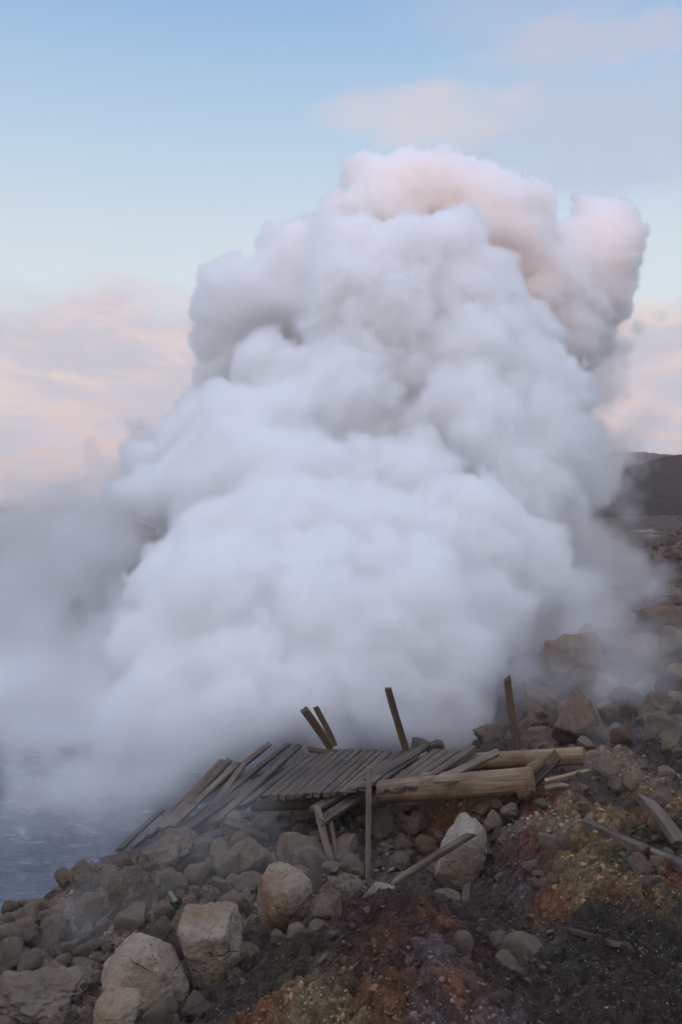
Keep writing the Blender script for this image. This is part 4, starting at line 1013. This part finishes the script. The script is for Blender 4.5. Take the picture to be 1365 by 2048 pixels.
def build_plume(name, lo, hi, h, ymin, ymax, amp, label):
    r = np.random.default_rng(5)
    S = []
    for px, py, rp, D, de in PUFFS:
        r = np.random.default_rng(int(px*7919+py*31+D*10))
        c = np.array(P(px, py, D)); R = rp*D/F*.97
        keep = ymin <= D < ymax
        add = S.append if keep else (lambda q: None)
        thin = de < .65
        if thin: de *= .5
        add((c, R, de, .9*R if thin else .13*R))
        for _ in range(12):      # torn, see-through shreds around the billow
            u = r.normal(size=3); u /= np.linalg.norm(u); q = R*r.uniform(.14, .34)
            add((c+u*R*r.uniform(.92, 1.18), q, de*r.uniform(.02, .12), q*.9))
        if thin:
            for _ in range(14):
                u = r.normal(size=3); u /= np.linalg.norm(u); q = R*r.uniform(.3, .55)
                add((c+u*R*.9, q, de*r.uniform(.4, 1), q*.9))
            continue
        for _ in range(44):
            u = r.normal(size=3); u /= np.linalg.norm(u); q = R*r.uniform(.18, .5); c2 = c+u*(R-q*r.uniform(.4, .9))
            add((c2, q, de, .22*q))
            for _ in range(12):
                w = r.normal(size=3); w = w/np.linalg.norm(w)+u*.6; w /= np.linalg.norm(w); q2 = q*r.uniform(.25, .55)
                add((c2+w*(q-q2*r.uniform(.0, .5)), q2, de, .4*q2))
    r = np.random.default_rng(6)
    lo = np.array(lo); hi = np.array(hi)
    shp = tuple(((hi-lo)/h).astype(int)+1)
    g = np.zeros(shp, np.float32)
    ax = [np.linspace(lo[k], hi[k], shp[k]) for k in range(3)]; st = [(hi[k]-lo[k])/(shp[k]-1) for k in range(3)]
    for c, R, de, e in S:
        i0 = [max(0, int((c[k]-R-lo[k])/st[k])) for k in range(3)]; i1 = [min(shp[k], int((c[k]+R-lo[k])/st[k])+2) for k in range(3)]
        if any(i1[k] <= i0[k] for k in range(3)): continue
        X = (ax[0][i0[0]:i1[0]]-c[0])**2; Y = (ax[1][i0[1]:i1[1]]-c[1])**2; Z = (ax[2][i0[2]:i1[2]]-c[2])**2
        d = np.sqrt(X[:, None, None]+Y[None, :, None]+Z[None, None, :])
        v = np.clip((R-d)/max(e, h), 0, 1)*de
        sub = g[i0[0]:i1[0], i0[1]:i1[1], i0[2]:i1[2]]
        np.maximum(sub, v.astype(np.float32), out=sub)
    ext = hi-lo
    idx = []     # turbulent warp: curls and shreds of the billow edges
    for k in range(3):
        wv = amp*(.15*field(shp, ext, 1.2, r) + .07*field(shp, ext, .45, r) + .06*field(shp, ext, .2, r))
        sh = [1, 1, 1]; sh[k] = -1
        q = np.arange(shp[k], dtype=np.float32).reshape(sh) + wv/st[k]
        idx.append(np.clip(np.rint(q), 0, shp[k]-1).astype(np.int32)); del wv, q
    g = g[idx[0], idx[1], idx[2]]; del idx
    n = .5*field(shp, ext, .9, r) + .35*field(shp, ext, .35, r) + .25*field(shp, ext, .17, r)
    thin = np.clip(1.6*g, 0, 1)
    g = g*np.clip(.95 + 1.1*n*(1.05-thin), 0, 2)
    for k in range(3):   # fade near the border of the grid so no face shows
        w = np.minimum(np.arange(shp[k]), np.arange(shp[k])[::-1])/5.; sh = [1, 1, 1]; sh[k] = -1
        g = g*np.clip(w, 0, 1).reshape(sh).astype(np.float32)
    volume_object(name, g, tuple(lo), tuple(hi), 20., .79, (.9998, .9998, .9999), label)
build_plume('near_steam_clouds', (-6.4, 8.4, -1.6), (6.4, 16.2, 6.2), .05, 0, 14.2, .9, 'dense white steam boiling up right behind the broken boardwalk')
build_plume('high_steam_clouds', (-8.6, 12.6, -1.6), (10.2, 26.6, 12.2), .07, 14.2, 99, 1.1, 'tall pinkish steam clouds towering behind the nearer white steam')

# low drifting mist: px, py, D, half-size px (x, y), half depth m, density
MIST = [(130,1570,9.4,170,110,1.5,1.6),(60,1460,11,170,130,1.8,.9),(230,1450,10.5,120,120,1.2,1.2),(330,1540,9.2,120,60,.6,.9),(430,1480,9.4,120,50,.6,1.0),(520,1450,9.3,100,50,.7,1.),(280,1620,8.6,120,45,.5,.8),(400,1560,8.5,110,45,.45,.7),(360,1620,7.5,90,40,.35,.34),(320,1600,7.1,80,45,.3,.25),(240,1665,7.3,110,45,.4,.45),(100,1720,6.9,120,45,.4,.3),(470,1560,7.7,70,40,.3,.22),
 (60,1650,8.3,140,55,.9,.6),(200,1640,8.3,100,50,.7,.5),(50,1750,7.2,140,70,.7,.42),(150,1700,7.6,120,50,.6,.35),(600,1440,9.2,120,60,.6,1.2),(720,1450,9.4,120,50,.6,1.2),(830,1450,9.6,100,50,.6,1.),(930,1440,10,70,50,.7,.5),
 (1010,1400,10.5,80,70,.8,.28),(1090,1330,10.5,100,90,1.,.5),(1130,1250,12,100,80,1.2,.5),(1200,1190,13.5,100,60,1.5,.3),(1230,1290,10.5,70,80,.8,.22),(1170,1350,9.3,80,80,.6,.25),(1290,1240,10.8,80,70,.6,.24),(1340,1180,13,70,60,.9,.14),(1250,1380,9,70,60,.5,.2),(1200,1430,8.6,90,60,.5,.22),(1240,1470,7.8,50,45,.4,.35),(1310,1350,10,70,90,.8,.2),(1330,1240,13,60,60,1.,.12),(1290,1440,8.4,60,50,.5,.2),
 (1140,1400,9.2,60,50,.6,.2),(1150,1540,6.5,45,35,.3,.22),(1110,1570,6.0,40,30,.25,.15),(1180,1490,7.2,40,30,.3,.3),
 (200,1880,5.2,150,60,.6,.16),(330,1840,5.3,120,40,.5,.15),(440,1800,5.4,110,50,.5,.12),(560,1740,6.0,140,60,.6,.12),(680,1720,5.75,60,40,.3,.18),(120,1900,5.2,120,40,.4,.2),(40,1990,4.6,60,50,.4,.12),(500,1840,5.0,60,40,.3,.2),
 (300,1790,6.4,160,50,.6,.08),(400,1640,7.2,140,60,.5,.10),(760,1690,6.0,60,60,.4,.12),(620,1590,7.2,60,30,.3,.08)]
def build_mist():
    r = np.random.default_rng(9)
    lo = np.array([-5.6, 4.0, -1.5]); hi = np.array([6.4, 16.4, 1.6]); h = .085
    shp = tuple(((hi-lo)/h).astype(int)+1); ext = hi-lo
    ax = [np.linspace(lo[k], hi[k], shp[k]).astype(np.float32) for k in range(3)]
    g = np.zeros(shp, np.float32)
    for px, py, D, wx, wy, hd, de in MIST:
        c = P(px, py, D); a = (wx*D/F, hd, wy*D/F)
        q = (((ax[0]-c[0])/a[0])**2)[:, None, None] + (((ax[1]-c[1])/a[1])**2)[None, :, None] + (((ax[2]-c[2])/a[2])**2)[None, None, :]
        g += de*np.exp(-1.3*q).astype(np.float32)
    idx = []
    for k in range(3):
        wv = .22*field(shp, ext, 1., r) + .12*field(shp, ext, .4, r); sh = [1, 1, 1]; sh[k] = -1
        q = np.arange(shp[k], dtype=np.float32).reshape(sh) + wv/h
        idx.append(np.clip(np.rint(q), 0, shp[k]-1).astype(np.int32))
    g = g[idx[0], idx[1], idx[2]]
    n = .6*field(shp, ext, .8, r) + .5*field(shp, ext, .35, r) + .35*field(shp, ext, .17, r)
    g = g*np.clip(.75 + 1.0*n, 0, 2.5)
    for k in range(3):
        w = np.minimum(np.arange(shp[k]), np.arange(shp[k])[::-1])/6.; sh = [1, 1, 1]; sh[k] = -1
        g = g*np.clip(w, 0, 1).reshape(sh).astype(np.float32)
    g = np.clip(g - .03, 0, None)
    volume_object('drifting_mist', g, tuple(lo), tuple(hi), 2.2, .3, (.99, .99, .993), 'thin mist drifting low over the pool, planks and rocks')
build_mist()

def build_haze():
    V = [(x, y, z) for x in (-2600, 2600) for y in (-300, 2600) for z in (-3.2, 16.5)]
    mat = bpy.data.materials.new('haze'); mat.use_nodes = True; nt = mat.node_tree; nt.nodes.clear()
    o = nt.nodes.new('ShaderNodeOutputMaterial'); p = nt.nodes.new('ShaderNodeVolumePrincipled'); nt.links.new(p.outputs[0], o.inputs['Volume'])
    p.inputs['Density'].default_value = .0009; p.inputs['Color'].default_value = (.97, .97, .98, 1)
    ob = mesh_obj('haze', V, [(0, 1, 3, 2), (4, 6, 7, 5), (0, 4, 5, 1), (2, 3, 7, 6), (0, 2, 6, 4), (1, 5, 7, 3)], mat)
    tag(ob, kind='stuff')
build_haze()

# ================================================================== WORLD, SUN, CAMERA
SUN_EL, SUN_AZ = math.radians(4.5), math.radians(200)    # azimuth clockwise from +Y (the view direction)
def build_world():
    w = bpy.data.worlds.new('World'); sc.world = w; w.use_nodes = True
    nt = w.node_tree; t = NT(nt); bg = nt.nodes['Background']
    sky = t.n('ShaderNodeTexSky'); sky.sky_type = 'NISHITA'; sky.sun_disc = False
    sky.sun_elevation = SUN_EL; sky.sun_rotation = SUN_AZ; sky.air_density = 1.; sky.dust_density = .6; sky.ozone_density = 1.5
    dirv = t.n('ShaderNodeTexCoord').outputs['Generated']
    sp = t.n('ShaderNodeSeparateXYZ'); t.l(dirv, sp.inputs[0])
    el = t.math('ARCSINE', sp.outputs[2]); az = t.math('ARCTAN2', sp.outputs[0], sp.outputs[1])
    # evening sky colours by height above the horizon
    cr = t.n('ShaderNodeValToRGB'); t.l(t.rng(el, -.05, 1.57, 0, 1, False), cr.inputs[0])
    e = cr.color_ramp; pos = lambda deg: (math.radians(deg)+.05)/1.62
    stops = [(-2, (.62, .58, .60)), (1, (.72, .66, .66)), (6, (.80, .77, .76)), (11, (.82, .88, .92)), (16, (.735, .84, .925)), (22, (.545, .725, .905)), (29, (.345, .555, .85)), (33, (.34, .53, .82)), (45, (.95, 1.03, 1.36)), (90, (1.1, 1.19, 1.56))]
    e.elements[0].position = pos(stops[0][0]); e.elements[0].color = stops[0][1]+(1,); e.elements[1].position = pos(stops[-1][0]); e.elements[1].color = stops[-1][1]+(1,)
    for d, c in stops[1:-1]:
        q = e.elements.new(pos(d)); q.color = c+(1,)
    grad = t.mix(1., cr.outputs[0], (9.6, 9.6, 9.6), 'MULTIPLY')
    col = t.mix(.12, grad, sky.outputs[0])
    # clouds
    cv = t.n('ShaderNodeCombineXYZ'); t.l(t.math('MULTIPLY', az, 1.), cv.inputs[0]); t.l(t.math('MULTIPLY', el, 2.2), cv.inputs[1])
    n1 = t.noise(cv.outputs[0], 7., 9, .58, .5); n2 = t.noise(cv.outputs[0], 16., 8, .6, .6); n3 = t.noise(t.mapping(cv.outputs[0], (1, 1.7, 1), (3, 1, 0)), 3.6, 8, .52, .5)
    deg = math.radians
    # low bank: dense under about 13 degrees, ragged top edge
    top = t.math('ADD', el, t.math('MULTIPLY', t.math('SUBTRACT', .5, n1), .16))
    bank = t.rng(top, deg(10.), deg(13.8), 1., 0.)
    pink = t.mix(t.rng(n2, .35, .65), (.66, .59, .66), (.79, .67, .69))
    pink = t.mix(t.rng(n1, .42, .6), (.60, .58, .66), pink)
    pink = t.mix(t.math('MULTIPLY', t.rng(n3, .55, .68), .8), pink, (.87, .72, .67))
    pink = t.mix(t.math('MULTIPLY', t.rng(n2, .45, .62), t.rng(el, deg(9), deg(2), .1, .8)), pink, (.74, .56, .52))
    pink = t.mix(t.rng(el, deg(4), deg(-.5)), pink, (.56, .50, .53))
    pk = t.mix(1., pink, (9.6, 9.6, 9.6), 'MULTIPLY')
    col = t.mix(t.math('MULTIPLY', bank, .92), col, pk)
    # thin high streaks toward the right
    hi_m = t.math('MULTIPLY', t.rng(n3, .44, .66), t.rng(el, deg(17), deg(21)))
    hi_m = t.math('MULTIPLY', hi_m, t.rng(az, deg(-3), deg(6)))
    col = t.mix(t.math('MULTIPLY', hi_m, .3), col, t.mix(1., t.mix(n1, (.52, .58, .72), (.74, .66, .70)), (9.6, 9.6, 9.6), 'MULTIPLY'))
    def patch(col, a0, e0, wa, we, c, k):
        qa = t.math('DIVIDE', t.math('SUBTRACT', az, deg(a0)), deg(wa)); qe = t.math('DIVIDE', t.math('SUBTRACT', t.math('ADD', el, t.math('MULTIPLY', t.math('SUBTRACT', n1, .5), .05)), deg(e0)), deg(we))
        q = t.math('ADD', t.math('MULTIPLY', qa, qa), t.math('MULTIPLY', qe, qe))
        q = t.math('ADD', q, t.math('MULTIPLY', t.math('SUBTRACT', n2, .5), 1.6))
        return t.mix(t.math('MULTIPLY', t.rng(q, 1., 0.), k), col, tuple(9.6*x for x in c))
    col = patch(col, 17, 21.5, 15, 4.5, (.53, .60, .75), .8)
    col = patch(col, 5.0, 23.0, 8, 2.2, (.72, .66, .72), .65)
    col = patch(col, 16, 26.0, 9, 1.6, (.62, .60, .71), .6)
    # the bright evening sky around the low sun, behind the photographer
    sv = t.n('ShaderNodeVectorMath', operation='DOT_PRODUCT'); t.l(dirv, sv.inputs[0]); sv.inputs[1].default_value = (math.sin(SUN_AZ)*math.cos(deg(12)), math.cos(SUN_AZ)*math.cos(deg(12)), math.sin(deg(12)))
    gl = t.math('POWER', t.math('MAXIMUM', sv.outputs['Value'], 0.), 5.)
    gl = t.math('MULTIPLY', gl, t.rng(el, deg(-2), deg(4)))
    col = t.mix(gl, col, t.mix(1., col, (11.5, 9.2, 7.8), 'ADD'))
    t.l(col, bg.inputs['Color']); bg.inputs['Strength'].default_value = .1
build_world()

sun = bpy.data.lights.new('sun', 'SUN'); sun.energy = 1.35; sun.angle = math.radians(3); sun.color = (1., .48, .29)
so = bpy.data.objects.new('sun', sun); COL.objects.link(so)
sd = Vector((math.sin(SUN_AZ)*math.cos(SUN_EL), math.cos(SUN_AZ)*math.cos(SUN_EL), math.sin(SUN_EL)))
so.rotation_euler = sd.to_track_quat('Z', 'Y').to_euler(); so.location = sd*50

# unseen rise added behind the photographer to keep the low sun off the spring
def sun_block_ridge():
    xs = np.linspace(-160, 160, 160); ys = np.linspace(-120, -25, 60)
    X, Y = np.meshgrid(xs, ys); t = (Y+120)/95.
    prof = 18.4*np.exp(-((X+25)/90.)**2) - 2.2*np.exp(-((X+28)/6.)**2)
    Z = -2.2 + (prof+.2)*np.sin(np.pi*np.clip(t, 0, 1))**1.2
    p = np.c_[X.ravel(), Y.ravel(), X.ravel()*0]
    Z = Z.ravel() + (fbm(p*.05, 4)*.9)*np.sin(np.pi*np.clip(t, 0, 1)).ravel()
    idx = np.arange(X.size).reshape(X.shape)
    fc = np.stack([idx[:-1, :-1], idx[:-1, 1:], idx[1:, 1:], idx[1:, :-1]], -1).reshape(-1, 4)
    o = mesh_obj('sun_block_hill', np.c_[X.ravel(), Y.ravel(), Z], fc, HILLM, smooth=True)
    a = o.data.attributes.new('foot', 'FLOAT', 'POINT'); a.data.foreach_set('value', np.zeros(X.size, np.float32))
    tag(o, kind='structure')
sun_block_ridge()

cam = bpy.data.cameras.new('camera'); co = bpy.data.objects.new('camera', cam); COL.objects.link(co)
co.location = (0, 0, EYE); co.rotation_euler = (math.pi/2, 0, 0)
cam.sensor_fit = 'VERTICAL'; cam.sensor_height = 36; cam.lens = F*36/2048; cam.shift_y = -(1024-HY)/2048; cam.clip_end = 30000; cam.clip_start = .05
sc.camera = co
sc.render.engine = 'CYCLES'
cy = sc.cycles
cy.use_adaptive_sampling = True; cy.adaptive_threshold = .045; cy.use_denoising = True
try: cy.denoiser = 'OPENIMAGEDENOISE'
except Exception: pass
cy.max_bounces = 72; cy.diffuse_bounces = 3; cy.glossy_bounces = 2; cy.volume_bounces = 72; cy.volume_step_rate = 1.7; cy.volume_max_steps = 512
sc.view_settings.view_transform = 'Standard'; sc.view_settings.look = 'None'; sc.view_settings.gamma = 1; sc.view_settings.exposure = 0
